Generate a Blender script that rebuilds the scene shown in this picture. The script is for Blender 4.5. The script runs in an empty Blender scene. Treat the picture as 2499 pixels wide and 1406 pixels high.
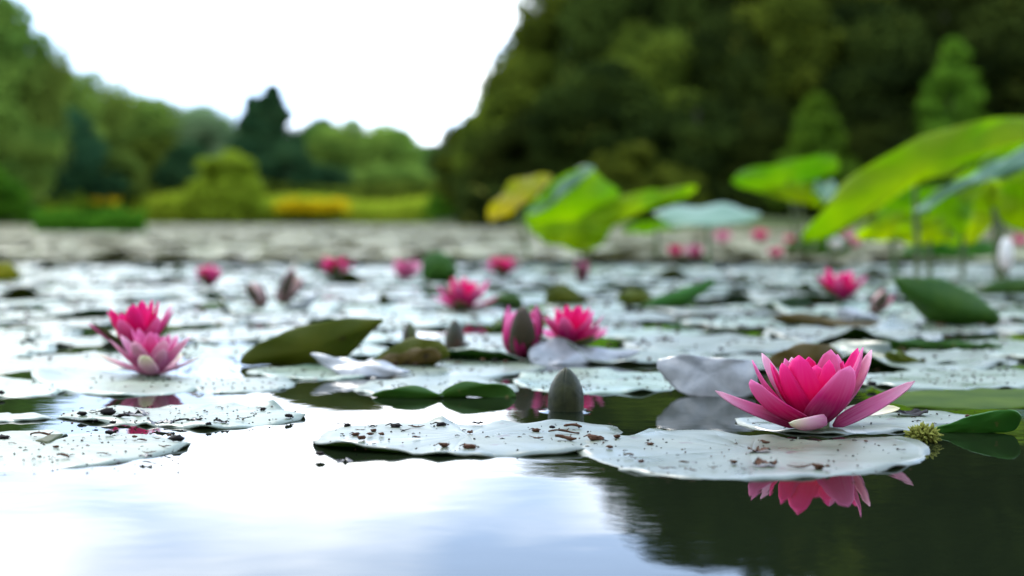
import bpy, math, random
import numpy as np
from mathutils import Vector, Matrix

random.seed(7); RNG = np.random.default_rng(7)
SC = bpy.context.scene
COL = SC.collection
PI = math.pi

# ------------------------------------------------------------------ camera
FPX, CX, CY, HOR, CAMH = 3434.0, 1249.5, 703.0, 540.0, 0.130     # focal length etc. in photo pixels
PITCH = math.atan((CY - HOR) / FPX)
cd = bpy.data.cameras.new('camera'); cam = bpy.data.objects.new('camera', cd); COL.objects.link(cam)
cam.location = (0, 0, CAMH); cam.rotation_euler = (PI/2 - PITCH, 0, 0)
cd.sensor_width = 36; cd.lens = FPX/2499*36; cd.clip_start = 0.02; cd.clip_end = 3000
cd.dof.use_dof = True; cd.dof.focus_distance = 0.87; cd.dof.aperture_fstop = 5.0
SC.camera = cam

# ------------------------------------------------------------------ sky, sun, exposure
SUN_AZ, SUN_EL = math.radians(-25), math.radians(52)     # azimuth from +Y towards +X
w = bpy.data.worlds.new('World'); SC.world = w; w.use_nodes = True
nt = w.node_tree; N = nt.nodes; L = nt.links
for n in list(N): N.remove(n)
out = N.new('ShaderNodeOutputWorld'); bg = N.new('ShaderNodeBackground'); bg.inputs[1].default_value = 0.12
L.new(bg.outputs[0], out.inputs[0])
sky = N.new('ShaderNodeTexSky'); sky.sky_type = 'NISHITA'; sky.sun_disc = False
sky.sun_elevation = SUN_EL; sky.sun_rotation = SUN_AZ
tc = N.new('ShaderNodeTexCoord'); sp = N.new('ShaderNodeSeparateXYZ'); L.new(tc.outputs['Generated'], sp.inputs[0])
def wm(op, a, b=None, clamp=False):
    m = N.new('ShaderNodeMath'); m.operation = op; m.use_clamp = clamp
    for i, v in enumerate((a, b)):
        if v is None: continue
        if isinstance(v, (int, float)): m.inputs[i].default_value = v
        else: L.new(v, m.inputs[i])
    return m.outputs[0]
zz = wm('ADD', wm('MAXIMUM', sp.outputs[2], 0.0), 0.12)
cu, cv = wm('DIVIDE', sp.outputs[0], zz), wm('DIVIDE', sp.outputs[1], zz)
cb = N.new('ShaderNodeCombineXYZ'); L.new(cu, cb.inputs[0]); L.new(cv, cb.inputs[1])
no = N.new('ShaderNodeTexNoise'); no.inputs['Scale'].default_value = 0.9; no.inputs['Detail'].default_value = 3.5
no.inputs['Roughness'].default_value = 0.5
mp = N.new('ShaderNodeMapping'); mp.inputs['Location'].default_value = (2.80, 1.9, 0.4)
L.new(cb.outputs[0], mp.inputs[0]); L.new(mp.outputs[0], no.inputs[0])
rp = N.new('ShaderNodeValToRGB'); rp.color_ramp.elements[0].position = 0.44; rp.color_ramp.elements[1].position = 0.61
L.new(no.outputs['Fac'], rp.inputs[0])
mx = N.new('ShaderNodeMix'); mx.data_type = 'RGBA'
thin = N.new('ShaderNodeMix'); thin.data_type = 'RGBA'; thin.inputs[0].default_value = 0.62
L.new(sky.outputs[0], thin.inputs[6]); thin.inputs[7].default_value = (11.2, 15.3, 22.8, 1)     # thin veil over the blue
L.new(thin.outputs[2], mx.inputs[6]); mx.inputs[7].default_value = (24, 25, 26, 1)          # bright cloud
L.new(rp.outputs[0], mx.inputs[0]); L.new(mx.outputs[2], bg.inputs[0])
ld = bpy.data.lights.new('sun', 'SUN'); ld.energy = 1.5; ld.angle = math.radians(14); ld.color = (1.0, 0.95, 0.86)
so = bpy.data.objects.new('sun', ld); COL.objects.link(so)
sd = Vector((math.sin(SUN_AZ)*math.cos(SUN_EL), math.cos(SUN_AZ)*math.cos(SUN_EL), math.sin(SUN_EL)))
so.rotation_euler = sd.to_track_quat('Z', 'Y').to_euler(); so.location = (-5, 8, 14)
SC.view_settings.view_transform = 'Standard'; SC.view_settings.look = 'None'
SC.view_settings.exposure = 0.68; SC.view_settings.gamma = 1.0
SC.render.engine = 'CYCLES'
SC.cycles.use_denoising = True
SC.cycles.max_bounces = 10; SC.cycles.diffuse_bounces = 5; SC.cycles.glossy_bounces = 4
SC.cycles.transmission_bounces = 6; SC.cycles.sample_clamp_indirect = 8

# ------------------------------------------------------------------ picture <-> place
_F = np.array((0, math.cos(PITCH), -math.sin(PITCH))); _U = np.array((0, math.sin(PITCH), math.cos(PITCH)))
def ray(x, y): return np.array((1.0, 0, 0))*((x-CX)/FPX) + _U*((CY-y)/FPX) + _F
CAMP = np.array((0, 0, CAMH))
def gnd(x, y, z=0.0):
    d = ray(x, y); return CAMP + d*((z-CAMH)/d[2])
def at(x, y, Y):
    d = ray(x, y); return CAMP + d*(Y/d[1])
def on_plane(x, y, p, n):
    d = ray(x, y); return CAMP + d*(np.dot(np.asarray(p)-CAMP, n)/np.dot(d, n))
def mpp(Y): return Y/FPX           # metres per photo pixel at distance Y

# ------------------------------------------------------------------ materials
def mat(name):
    m = bpy.data.materials.new(name); m.use_nodes = True
    t = m.node_tree; t.nodes.clear()
    o = t.nodes.new('ShaderNodeOutputMaterial')
    return m, t, o
def leaf_mat(name, c1, c2, rough=0.35, trans=0.35, tcol=None, scale=30, ior=1.42, bump=0.25, spots=None, objvar=0.25, spec=0.5, bscale=4, veins=0.0, rvar=0.0):
    """waxy leaf: diffuse + gloss on one side, light let through"""
    m, t, o = mat(name); n, l = t.nodes, t.links
    tcn = n.new('ShaderNodeTexCoord'); nz = n.new('ShaderNodeTexNoise'); nz.inputs['Scale'].default_value = scale
    nz.inputs['Detail'].default_value = 5; l.new(tcn.outputs['Object'], nz.inputs[0])
    r = n.new('ShaderNodeValToRGB'); r.color_ramp.elements[0].position = 0.32; r.color_ramp.elements[1].position = 0.68
    r.color_ramp.elements[0].color = (*c1, 1); r.color_ramp.elements[1].color = (*c2, 1); l.new(nz.outputs['Fac'], r.inputs[0])
    oi = n.new('ShaderNodeObjectInfo'); hs = n.new('ShaderNodeHueSaturation')
    mh = n.new('ShaderNodeMapRange'); mh.inputs[3].default_value = 0.5-0.12*objvar; mh.inputs[4].default_value = 0.5+0.10*objvar
    mv = n.new('ShaderNodeMapRange'); mv.inputs[3].default_value = 1-objvar; mv.inputs[4].default_value = 1+objvar
    l.new(oi.outputs['Random'], mh.inputs[0]); l.new(oi.outputs['Random'], mv.inputs[0])
    l.new(mh.outputs[0], hs.inputs['Hue']); l.new(mv.outputs[0], hs.inputs['Value']); l.new(r.outputs[0], hs.inputs['Color'])
    colr = hs.outputs[0]
    if spots:
        ns = n.new('ShaderNodeTexNoise'); ns.inputs['Scale'].default_value = spots[0]; ns.inputs['Detail'].default_value = 3
        l.new(tcn.outputs['Object'], ns.inputs[0])
        rs = n.new('ShaderNodeValToRGB'); rs.color_ramp.elements[0].position = spots[1]; rs.color_ramp.elements[1].position = spots[1]+0.05
        l.new(ns.outputs['Fac'], rs.inputs[0])
        mxs = n.new('ShaderNodeMix'); mxs.data_type = 'RGBA'; l.new(rs.outputs[0], mxs.inputs[0]); l.new(colr, mxs.inputs[6])
        mxs.inputs[7].default_value = (*spots[2], 1); colr = mxs.outputs[2]
    p = n.new('ShaderNodeBsdfPrincipled'); l.new(colr, p.inputs['Base Color']); p.inputs['Roughness'].default_value = rough
    p.inputs['IOR'].default_value = ior; p.inputs['Specular IOR Level'].default_value = spec
    nb = n.new('ShaderNodeTexNoise'); nb.inputs['Scale'].default_value = scale*bscale; nb.inputs['Detail'].default_value = 3
    l.new(tcn.outputs['Object'], nb.inputs[0])
    bp = n.new('ShaderNodeBump'); bp.inputs['Strength'].default_value = bump; bp.inputs['Distance'].default_value = 0.001
    l.new(nb.outputs['Fac'], bp.inputs['Height']); l.new(bp.outputs[0], p.inputs['Normal'])
    if rvar:
        nr = n.new('ShaderNodeTexNoise'); nr.inputs['Scale'].default_value = scale*0.9; nr.inputs['Detail'].default_value = 4; l.new(tcn.outputs['Object'], nr.inputs[0])
        mr = n.new('ShaderNodeMapRange'); mr.inputs[1].default_value = 0.35; mr.inputs[2].default_value = 0.65; mr.inputs[3].default_value = rough-rvar; mr.inputs[4].default_value = rough+rvar*0.6
        l.new(nr.outputs['Fac'], mr.inputs[0]); l.new(mr.outputs[0], p.inputs['Roughness'])
    if veins:
        sv = n.new('ShaderNodeSeparateXYZ'); l.new(tcn.outputs['Object'], sv.inputs[0])
        def vm(op, a, b=None):
            q = n.new('ShaderNodeMath'); q.operation = op
            for i_, v_ in enumerate((a, b)):
                if v_ is None: continue
                if isinstance(v_, (int, float)): q.inputs[i_].default_value = v_
                else: l.new(v_, q.inputs[i_])
            return q.outputs[0]
        ang = vm('ADD', vm('MULTIPLY', vm('ARCTAN2', sv.outputs[1], sv.outputs[0]), 8.0), vm('MULTIPLY', nz.outputs['Fac'], 3.0))
        rid = vm('POWER', vm('ABSOLUTE', vm('SINE', ang)), 0.35)
        bv = n.new('ShaderNodeBump'); bv.inputs['Strength'].default_value = veins; bv.inputs['Distance'].default_value = 0.0008
        l.new(rid, bv.inputs['Height']); l.new(bp.outputs[0], bv.inputs['Normal']); l.new(bv.outputs[0], p.inputs['Normal'])
    tr = n.new('ShaderNodeBsdfTranslucent')
    if tcol:
        rt = n.new('ShaderNodeValToRGB'); rt.color_ramp.elements[0].position = 0.35; rt.color_ramp.elements[1].position = 0.65
        rt.color_ramp.elements[0].color = (tcol[0]*0.5, tcol[1]*0.72, tcol[2], 1); rt.color_ramp.elements[1].color = (*tcol, 1)
        l.new(nz.outputs['Fac'], rt.inputs[0]); l.new(rt.outputs[0], tr.inputs[0])
    else: l.new(colr, tr.inputs[0])
    ms = n.new('ShaderNodeMixShader'); ms.inputs[0].default_value = trans
    l.new(p.outputs[0], ms.inputs[1]); l.new(tr.outputs[0], ms.inputs[2]); l.new(ms.outputs[0], o.inputs[0])
    return m
def crown_mat(name, c1, c2, trans=0.3, yel=None):
    """tree foliage: colour varies leaf by leaf and clump by clump"""
    m, t, o = mat(name); n, l = t.nodes, t.links
    a = n.new('ShaderNodeAttribute'); a.attribute_name = 'rnd'
    r = n.new('ShaderNodeValToRGB'); r.color_ramp.elements[0].color = (*c1, 1); r.color_ramp.elements[1].color = (*c2, 1)
    if yel:
        e = r.color_ramp.elements.new(0.93); e.color = (*c2, 1); r.color_ramp.elements[2].color = (*yel, 1)
    l.new(a.outputs['Fac'], r.inputs[0])
    oi = n.new('ShaderNodeObjectInfo'); hs = n.new('ShaderNodeHueSaturation')
    mh = n.new('ShaderNodeMapRange'); mh.inputs[3].default_value = 0.493; mh.inputs[4].default_value = 0.515
    mv = n.new('ShaderNodeMapRange'); mv.inputs[3].default_value = 0.75; mv.inputs[4].default_value = 1.25
    l.new(oi.outputs['Random'], mh.inputs[0]); l.new(oi.outputs['Random'], mv.inputs[0])
    l.new(mh.outputs[0], hs.inputs['Hue']); l.new(mv.outputs[0], hs.inputs['Value']); l.new(r.outputs[0], hs.inputs['Color'])
    d = n.new('ShaderNodeBsdfDiffuse'); l.new(hs.outputs[0], d.inputs[0])
    tr = n.new('ShaderNodeBsdfTranslucent'); l.new(hs.outputs[0], tr.inputs[0])
    ms = n.new('ShaderNodeMixShader'); ms.inputs[0].default_value = trans
    l.new(d.outputs[0], ms.inputs[1]); l.new(tr.outputs[0], ms.inputs[2]); l.new(ms.outputs[0], o.inputs[0])
    return m
def simple(name, c1, c2, rough=0.8, scale=40, spec=0.3):
    m, t, o = mat(name); n, l = t.nodes, t.links
    tcn = n.new('ShaderNodeTexCoord'); nz = n.new('ShaderNodeTexNoise'); nz.inputs['Scale'].default_value = scale
    nz.inputs['Detail'].default_value = 5; l.new(tcn.outputs['Object'], nz.inputs[0])
    r = n.new('ShaderNodeValToRGB'); r.color_ramp.elements[0].position = 0.35; r.color_ramp.elements[1].position = 0.65
    r.color_ramp.elements[0].color = (*c1, 1); r.color_ramp.elements[1].color = (*c2, 1); l.new(nz.outputs['Fac'], r.inputs[0])
    p = n.new('ShaderNodeBsdfPrincipled'); l.new(r.outputs[0], p.inputs['Base Color']); p.inputs['Roughness'].default_value = rough
    p.inputs['Specular IOR Level'].default_value = spec
    l.new(p.outputs[0], o.inputs[0])
    return m
def petal_mat(name, cb_, cm, ct, trans=0.4, streak=0.3):
    """petal: colour from base to tip (uv v), fine lengthwise streaks, pale rim"""
    m, t, o = mat(name); n, l = t.nodes, t.links
    uv = n.new('ShaderNodeUVMap'); uv.uv_map = 'uv'; sx = n.new('ShaderNodeSeparateXYZ'); l.new(uv.outputs[0], sx.inputs[0])
    r = n.new('ShaderNodeValToRGB'); e = r.color_ramp.elements; e[0].color = (*cb_, 1); e[0].position = 0.08
    e[1].color = (*ct, 1); e[1].position = 0.97; q = e.new(0.55); q.color = (*cm, 1)
    l.new(sx.outputs[1], r.inputs[0])
    mpn = n.new('ShaderNodeMapping'); mpn.inputs['Scale'].default_value = (14, 2.2, 1); l.new(uv.outputs[0], mpn.inputs[0])
    oi = n.new('ShaderNodeObjectInfo'); l.new(oi.outputs['Location'], mpn.inputs['Location'])
    nz = n.new('ShaderNodeTexNoise'); nz.inputs['Scale'].default_value = 1.0; nz.inputs['Detail'].default_value = 5
    l.new(mpn.outputs[0], nz.inputs[0])
    rr = n.new('ShaderNodeValToRGB'); rr.color_ramp.elements[0].position = 0.40; rr.color_ramp.elements[1].position = 0.72
    l.new(nz.outputs['Fac'], rr.inputs[0])
    fx = n.new('ShaderNodeMath'); fx.operation = 'MULTIPLY'; fx.inputs[1].default_value = streak; l.new(rr.outputs[0], fx.inputs[0])
    mm = n.new('ShaderNodeMix'); mm.data_type = 'RGBA'; l.new(fx.outputs[0], mm.inputs[0]); l.new(r.outputs[0], mm.inputs[6])
    mm.inputs[7].default_value = (*[min(1, c*0.8+0.12) for c in ct], 1)
    p = n.new('ShaderNodeBsdfPrincipled'); l.new(mm.outputs[2], p.inputs['Base Color']); p.inputs['Roughness'].default_value = 0.55
    p.inputs['Specular IOR Level'].default_value = 0.14
    nb = n.new('ShaderNodeBump'); nb.inputs['Strength'].default_value = 0.18; nb.inputs['Distance'].default_value = 0.0006
    l.new(nz.outputs['Fac'], nb.inputs['Height']); l.new(nb.outputs[0], p.inputs['Normal'])
    tr = n.new('ShaderNodeBsdfTranslucent'); l.new(mm.outputs[2], tr.inputs[0])
    ms = n.new('ShaderNodeMixShader'); ms.inputs[0].default_value = trans
    l.new(p.outputs[0], ms.inputs[1]); l.new(tr.outputs[0], ms.inputs[2]); l.new(ms.outputs[0], o.inputs[0])
    return m

M = {}
BR = (0.05, 0.025, 0.012)
M['pad_top'] = leaf_mat('lily_pad_top', (0.085, 0.125, 0.07), (0.13, 0.17, 0.11), rough=0.40, trans=0.08, ior=1.85, bump=0.12, veins=0.35, rvar=0.14, spots=(70, 0.66, BR), objvar=0.3, scale=24)
M['pad_far'] = leaf_mat('far_lily_pad_top', (0.14, 0.165, 0.06), (0.26, 0.235, 0.12), rough=0.5, trans=0.1, ior=1.42, spec=0.32, bump=0.2, spots=(9, 0.62, (0.10, 0.065, 0.04)), objvar=0.2, scale=2)
M['pad_under'] = leaf_mat('lily_pad_underside', (0.05, 0.075, 0.012), (0.10, 0.085, 0.02), rough=0.5, trans=0.45, tcol=(0.22, 0.26, 0.02), spots=(60, 0.68, BR), scale=14)
M['lip'] = leaf_mat('green_leaf_underside', (0.025, 0.085, 0.010), (0.05, 0.12, 0.015), rough=0.45, trans=0.4, tcol=(0.18, 0.40, 0.02), spec=0.3, spots=(120, 0.68, (0.16, 0.14, 0.04)), scale=25)
M['reflected'] = leaf_mat('green_reflection', (0.02, 0.065, 0.004), (0.055, 0.115, 0.008), rough=0.6, trans=0.2, scale=20, spec=0.05)  # green reflection in the water, painted as a pad's own colour
M['olive'] = leaf_mat('olive_leaf_underside', (0.06, 0.085, 0.008), (0.11, 0.115, 0.012), spec=0.25, rough=0.5, trans=0.45, tcol=(0.42, 0.46, 0.02), spots=(60, 0.66, BR), scale=18, objvar=0.12)
M['brown'] = leaf_mat('brown_leaf_underside', (0.09, 0.06, 0.008), (0.13, 0.085, 0.015), rough=0.5, trans=0.45, tcol=(0.30, 0.20, 0.02), spots=(80, 0.64, (0.03, 0.018, 0.008)), scale=22, objvar=0.1)
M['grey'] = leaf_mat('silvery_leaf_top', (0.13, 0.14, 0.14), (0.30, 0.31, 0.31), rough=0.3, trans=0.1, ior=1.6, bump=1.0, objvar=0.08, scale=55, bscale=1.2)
M['lime'] = leaf_mat('lime_leaf', (0.11, 0.17, 0.002), (0.18, 0.22, 0.003), rough=0.55, trans=0.62, spec=0.1, tcol=(0.82, 0.92, 0.003), scale=5, bscale=8, objvar=0.15)
M['lime2'] = leaf_mat('fresh_green_leaf', (0.05, 0.12, 0.002), (0.09, 0.16, 0.003), rough=0.5, trans=0.6, spec=0.25, tcol=(0.50, 0.70, 0.003), scale=5, bscale=8, objvar=0.15)
M['yellow'] = leaf_mat('yellowing_leaf', (0.22, 0.22, 0.004), (0.32, 0.22, 0.005), rough=0.5, trans=0.5, tcol=(0.85, 0.78, 0.01), scale=6, bscale=8, objvar=0.1)
M['mint'] = leaf_mat('pale_leaf_top', (0.06, 0.15, 0.07), (0.10, 0.20, 0.10), rough=0.38, trans=0.2, scale=6, bscale=8, objvar=0.1, ior=1.45)
M['stem'] = leaf_mat('green_stem', (0.05, 0.09, 0.02), (0.09, 0.13, 0.03), rough=0.5, trans=0.1, scale=20)
M['bud'] = leaf_mat('bud_sepal', (0.010, 0.013, 0.004), (0.030, 0.032, 0.011), rough=0.4, trans=0.03, scale=120, spec=0.22, bump=0.4, objvar=0.1)
M['sepal'] = leaf_mat('sepal_green', (0.05, 0.075, 0.012), (0.10, 0.085, 0.02), rough=0.5, trans=0.3, scale=60, objvar=0.1)
M['sepal_dark'] = leaf_mat('sepal_dark', (0.02, 0.025, 0.008), (0.06, 0.03, 0.012), rough=0.5, trans=0.15, scale=60, objvar=0.1)
M['p_out'] = petal_mat('petal_pale', (0.46, 0.03, 0.16), (0.62, 0.15, 0.33), (0.78, 0.46, 0.55), 0.42, 0.30)
M['p_mid'] = petal_mat('petal_pink', (0.20, 0.001, 0.035), (0.60, 0.013, 0.18), (0.74, 0.20, 0.42), 0.42, 0.25)
M['p_in'] = petal_mat('petal_magenta', (0.20, 0.001, 0.02), (0.76, 0.002, 0.15), (0.78, 0.03, 0.27), 0.45, 0.12)
M['p_blush'] = petal_mat('petal_blush', (0.72, 0.22, 0.42), (0.80, 0.48, 0.56), (0.82, 0.78, 0.55), 0.4, 0.25)
M['p_cream'] = petal_mat('petal_cream', (0.62, 0.62, 0.50), (0.75, 0.70, 0.58), (0.72, 0.66, 0.40), 0.3, 0.2)
M['p_faded'] = petal_mat('petal_faded', (0.20, 0.10, 0.09), (0.55, 0.34, 0.34), (0.60, 0.40, 0.32), 0.3, 0.3)
M['p_white'] = petal_mat('petal_white', (0.75, 0.65, 0.62), (0.80, 0.78, 0.74), (0.82, 0.80, 0.76), 0.35, 0.2)
M['stamen'] = simple('stamen_yellow', (0.7, 0.35, 0.02), (0.8, 0.5, 0.05), 0.6, 200)
M['bit'] = simple('brown_scrap', (0.025, 0.012, 0.007), (0.10, 0.042, 0.018), 0.7, 300, 0.12)
M['bit_dark'] = simple('black_scrap', (0.005, 0.004, 0.004), (0.016, 0.011, 0.009), 0.6, 300, 0.08)
M['bit_grey'] = simple('wet_dead_leaf', (0.05, 0.045, 0.045), (0.13, 0.12, 0.12), 0.35, 200)
M['moss'] = simple('moss', (0.10, 0.11, 0.015), (0.24, 0.24, 0.05), 0.9, 400, 0.1)
M['bark'] = simple('bark', (0.03, 0.024, 0.018), (0.07, 0.06, 0.045), 0.9, 6)
M['soil'] = simple('bank_soil', (0.035, 0.05, 0.015), (0.06, 0.075, 0.025), 0.95, 1.5, 0.1)
M['mud'] = simple('pond_mud', (0.012, 0.011, 0.007), (0.03, 0.026, 0.018), 0.9, 2, 0.1)
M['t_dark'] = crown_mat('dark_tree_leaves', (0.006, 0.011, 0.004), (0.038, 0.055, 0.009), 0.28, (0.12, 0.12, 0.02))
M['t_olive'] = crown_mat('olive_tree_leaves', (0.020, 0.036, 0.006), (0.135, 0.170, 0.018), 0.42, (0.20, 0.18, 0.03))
M['t_green'] = crown_mat('green_tree_leaves', (0.06, 0.125, 0.022), (0.23, 0.32, 0.05), 0.45)
M['t_blue'] = crown_mat('deep_green_tree_leaves', (0.012, 0.042, 0.018), (0.045, 0.10, 0.035), 0.3)
M['t_grey'] = crown_mat('grey_green_tree_leaves', (0.10, 0.16, 0.07), (0.20, 0.27, 0.13), 0.42)
M['t_lime'] = crown_mat('lime_shrub_leaves', (0.16, 0.25, 0.012), (0.32, 0.44, 0.035), 0.45)
M['t_sap'] = crown_mat('sapling_leaves', (0.038, 0.08, 0.008), (0.11, 0.19, 0.014), 0.42)
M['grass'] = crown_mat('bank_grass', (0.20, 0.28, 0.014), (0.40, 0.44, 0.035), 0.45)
M['sedge'] = crown_mat('sedge_blades', (0.03, 0.09, 0.008), (0.08, 0.19, 0.012), 0.35)
M['goldbloom'] = crown_mat('yellow_blossom', (0.50, 0.36, 0.006), (0.75, 0.58, 0.01), 0.3)

def water_mat():
    m, t, o = mat('pond_water'); n, l = t.nodes, t.links
    p = n.new('ShaderNodeBsdfPrincipled'); p.inputs['Base Color'].default_value = (0.006, 0.009, 0.004, 1)
    p.inputs['Roughness'].default_value = 0.012; p.inputs['IOR'].default_value = 1.333
    g = n.new('ShaderNodeNewGeometry')
    mpn = n.new('ShaderNodeMapping'); mpn.inputs['Scale'].default_value = (0.6, 1.0, 1.0); l.new(g.outputs['Position'], mpn.inputs[0])
    a = n.new('ShaderNodeTexNoise'); a.inputs['Scale'].default_value = 60; a.inputs['Detail'].default_value = 2
    b = n.new('ShaderNodeTexNoise'); b.inputs['Scale'].default_value = 11; b.inputs['Detail'].default_value = 2
    l.new(mpn.outputs[0], a.inputs[0]); l.new(mpn.outputs[0], b.inputs[0])
    b1 = n.new('ShaderNodeBump'); b1.inputs['Strength'].default_value = 1; b1.inputs['Distance'].default_value = 0.00007
    b2 = n.new('ShaderNodeBump'); b2.inputs['Strength'].default_value = 1; b2.inputs['Distance'].default_value = 0.0004
    l.new(a.outputs['Fac'], b1.inputs['Height']); l.new(b.outputs['Fac'], b2.inputs['Height'])
    l.new(b1.outputs[0], b2.inputs['Normal']); l.new(b2.outputs[0], p.inputs['Normal']); l.new(p.outputs[0], o.inputs[0])
    return m
M['water'] = water_mat()

# ------------------------------------------------------------------ mesh helpers
def link(name, me, parent=None, loc=None):
    o = bpy.data.objects.new(name, me); COL.objects.link(o)
    if parent is not None: o.parent = parent
    if loc is not None: o.location = loc
    return o
def tag(o, label=None, cat=None, group=None, kind=None):
    if label: o['label'] = label
    if cat: o['category'] = cat
    if group: o['group'] = group
    if kind: o['kind'] = kind
    return o
def empty(name, loc=(0, 0, 0), rz=0.0):
    o = bpy.data.objects.new(name, None); COL.objects.link(o); o.location = loc; o.rotation_euler = (0, 0, rz)
    o.empty_display_size = 0.05
    return o
def mesh_np(name, V, Fq, mats, midx=None, smooth=True, rnd=None, uv=None):
    """V (n,3); Fq (m,4) quads (a repeated last index makes a triangle is NOT used)"""
    me = bpy.data.meshes.new(name); V = np.asarray(V, dtype=np.float32); Fq = np.asarray(Fq, dtype=np.int32)
    k = Fq.shape[1]; m = len(Fq)
    me.vertices.add(len(V)); me.vertices.foreach_set('co', V.ravel())
    me.loops.add(m*k); me.loops.foreach_set('vertex_index', Fq.ravel())
    me.polygons.add(m); me.polygons.foreach_set('loop_start', np.arange(0, m*k, k, dtype=np.int32))
    if smooth: me.polygons.foreach_set('use_smooth', np.ones(m, dtype=bool))
    for mt in mats: me.materials.append(mt)
    if midx is not None: me.polygons.foreach_set('material_index', np.asarray(midx, dtype=np.int32))
    if rnd is not None:
        a = me.attributes.new('rnd', 'FLOAT', 'FACE'); a.data.foreach_set('value', np.asarray(rnd, dtype=np.float32))
    if uv is not None:
        lay = me.uv_layers.new(name='uv'); lay.data.foreach_set('uv', np.asarray(uv, dtype=np.float32)[Fq.ravel()].ravel())
    me.update(calc_edges=True); me.validate()
    return me
def sheet(P, th, wrap):
    """closed thin sheet from a grid P[a,b,3]; returns V, F, side (0 upper, 1 lower, 2 rim)"""
    A, B, _ = P.shape
    da = np.gradient(P, axis=0)
    if wrap: db = (np.roll(P, -1, 1) - np.roll(P, 1, 1))/2
    else: db = np.gradient(P, axis=1)
    n = np.cross(da, db); ln = np.linalg.norm(n, axis=2, keepdims=True); n = n/np.maximum(ln, 1e-12)
    if wrap: n[0] = n[1].mean(0)
    Q = P - n*th
    V = np.concatenate([P.reshape(-1, 3), Q.reshape(-1, 3)]); off = A*B
    i, j = np.meshgrid(np.arange(A-1), np.arange(B if wrap else B-1), indexing='ij'); i = i.ravel(); j = j.ravel(); j2 = (j+1) % B
    top = np.stack([i*B+j, (i+1)*B+j, (i+1)*B+j2, i*B+j2], 1)
    bot = top[:, ::-1] + off
    jj = np.arange(B if wrap else B-1); k2 = (jj+1) % B
    rims = []
    for row in ((A-1,) if wrap else (0, A-1)):
        a, b = row*B+jj, row*B+k2
        q = np.stack([a, b, b+off, a+off], 1)
        rims.append(q if row == 0 else q[:, ::-1])
    if not wrap:
        ii = np.arange(A-1)
        for c in (0, B-1):
            a, b = ii*B+c, (ii+1)*B+c
            q = np.stack([a, b, b+off, a+off], 1); rims.append(q[:, ::-1] if c == 0 else q)
    rim = np.concatenate(rims)
    Fa = np.concatenate([top, bot, rim])
    side = np.concatenate([np.zeros(len(top)), np.ones(len(bot)), np.full(len(rim), 2)]).astype(int)
    return V, Fa, side
def smooth_closed(pts, n):
    """Catmull-Rom through the points, resampled evenly"""
    p = np.asarray(pts, float); m = len(p); o = []
    for i in range(m):
        a, b, c, d = p[i-1], p[i], p[(i+1) % m], p[(i+2) % m]
        for t in np.linspace(0, 1, 14, endpoint=False):
            o.append(0.5*((2*b) + (c-a)*t + (2*a-5*b+4*c-d)*t*t + (3*b-a-3*c+d)*t**3))
    o = np.array(o); s = np.concatenate([[0], np.cumsum(np.linalg.norm(np.diff(np.vstack([o, o[:1]]), axis=0), axis=1))])
    q = np.linspace(0, s[-1], n, endpoint=False); oo = np.vstack([o, o[:1]])
    return np.stack([np.interp(q, s, oo[:, k]) for k in range(p.shape[1])], 1)
def wob(x, seed, n=4):
    r = np.random.default_rng(seed); v = 0
    for k in range(1, n+1): v = v + r.normal()*np.sin(k*x*r.uniform(0.7, 1.5) + r.uniform(0, 6.3))/k
    return v
def vnoise(x, y, seed, f):
    r = np.random.default_rng(seed); v = np.zeros_like(x)
    for k in range(6):
        a = r.uniform(0, 6.3); g = f*r.uniform(0.6, 1.8)
        v += np.sin((x*math.cos(a)+y*math.sin(a))*g + r.uniform(0, 6.3))/3
    return v
def tube(pts, rad, ns=8, cap=True):
    pts = np.asarray(pts, float); n = len(pts); rad = np.broadcast_to(np.asarray(rad, float), (n,))
    V = []; ref = np.array((0.13, 0.31, 0.94))
    for i in range(n):
        t = pts[min(i+1, n-1)]-pts[max(i-1, 0)]; t /= max(np.linalg.norm(t), 1e-9)
        rr = ref if abs(np.dot(t, ref)) < 0.95 else np.array((1.0, 0, 0))
        a = np.cross(t, rr); a /= np.linalg.norm(a); b = np.cross(t, a)
        for k in range(ns):
            an = 2*PI*k/ns; V.append(pts[i] + (a*math.cos(an)+b*math.sin(an))*rad[i])
    Fq = [(i*ns+k, i*ns+(k+1) % ns, (i+1)*ns+(k+1) % ns, (i+1)*ns+k) for i in range(n-1) for k in range(ns)]
    if cap:
        V.append(pts[0]); V.append(pts[-1]); c0, c1 = n*ns, n*ns+1
        for k in range(0, ns, 2):
            Fq.append((c0, (k+2) % ns, k+1, k)); b = (n-1)*ns; Fq.append((c1, b+k, b+k+1, b+(k+2) % ns))
    return np.array(V), np.array(Fq)
def join(parts):
    V = []; Fq = []; o = 0
    for v, f in parts: V.append(v); Fq.append(np.asarray(f)+o); o += len(v)
    return np.concatenate(V), np.concatenate(Fq)

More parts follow.
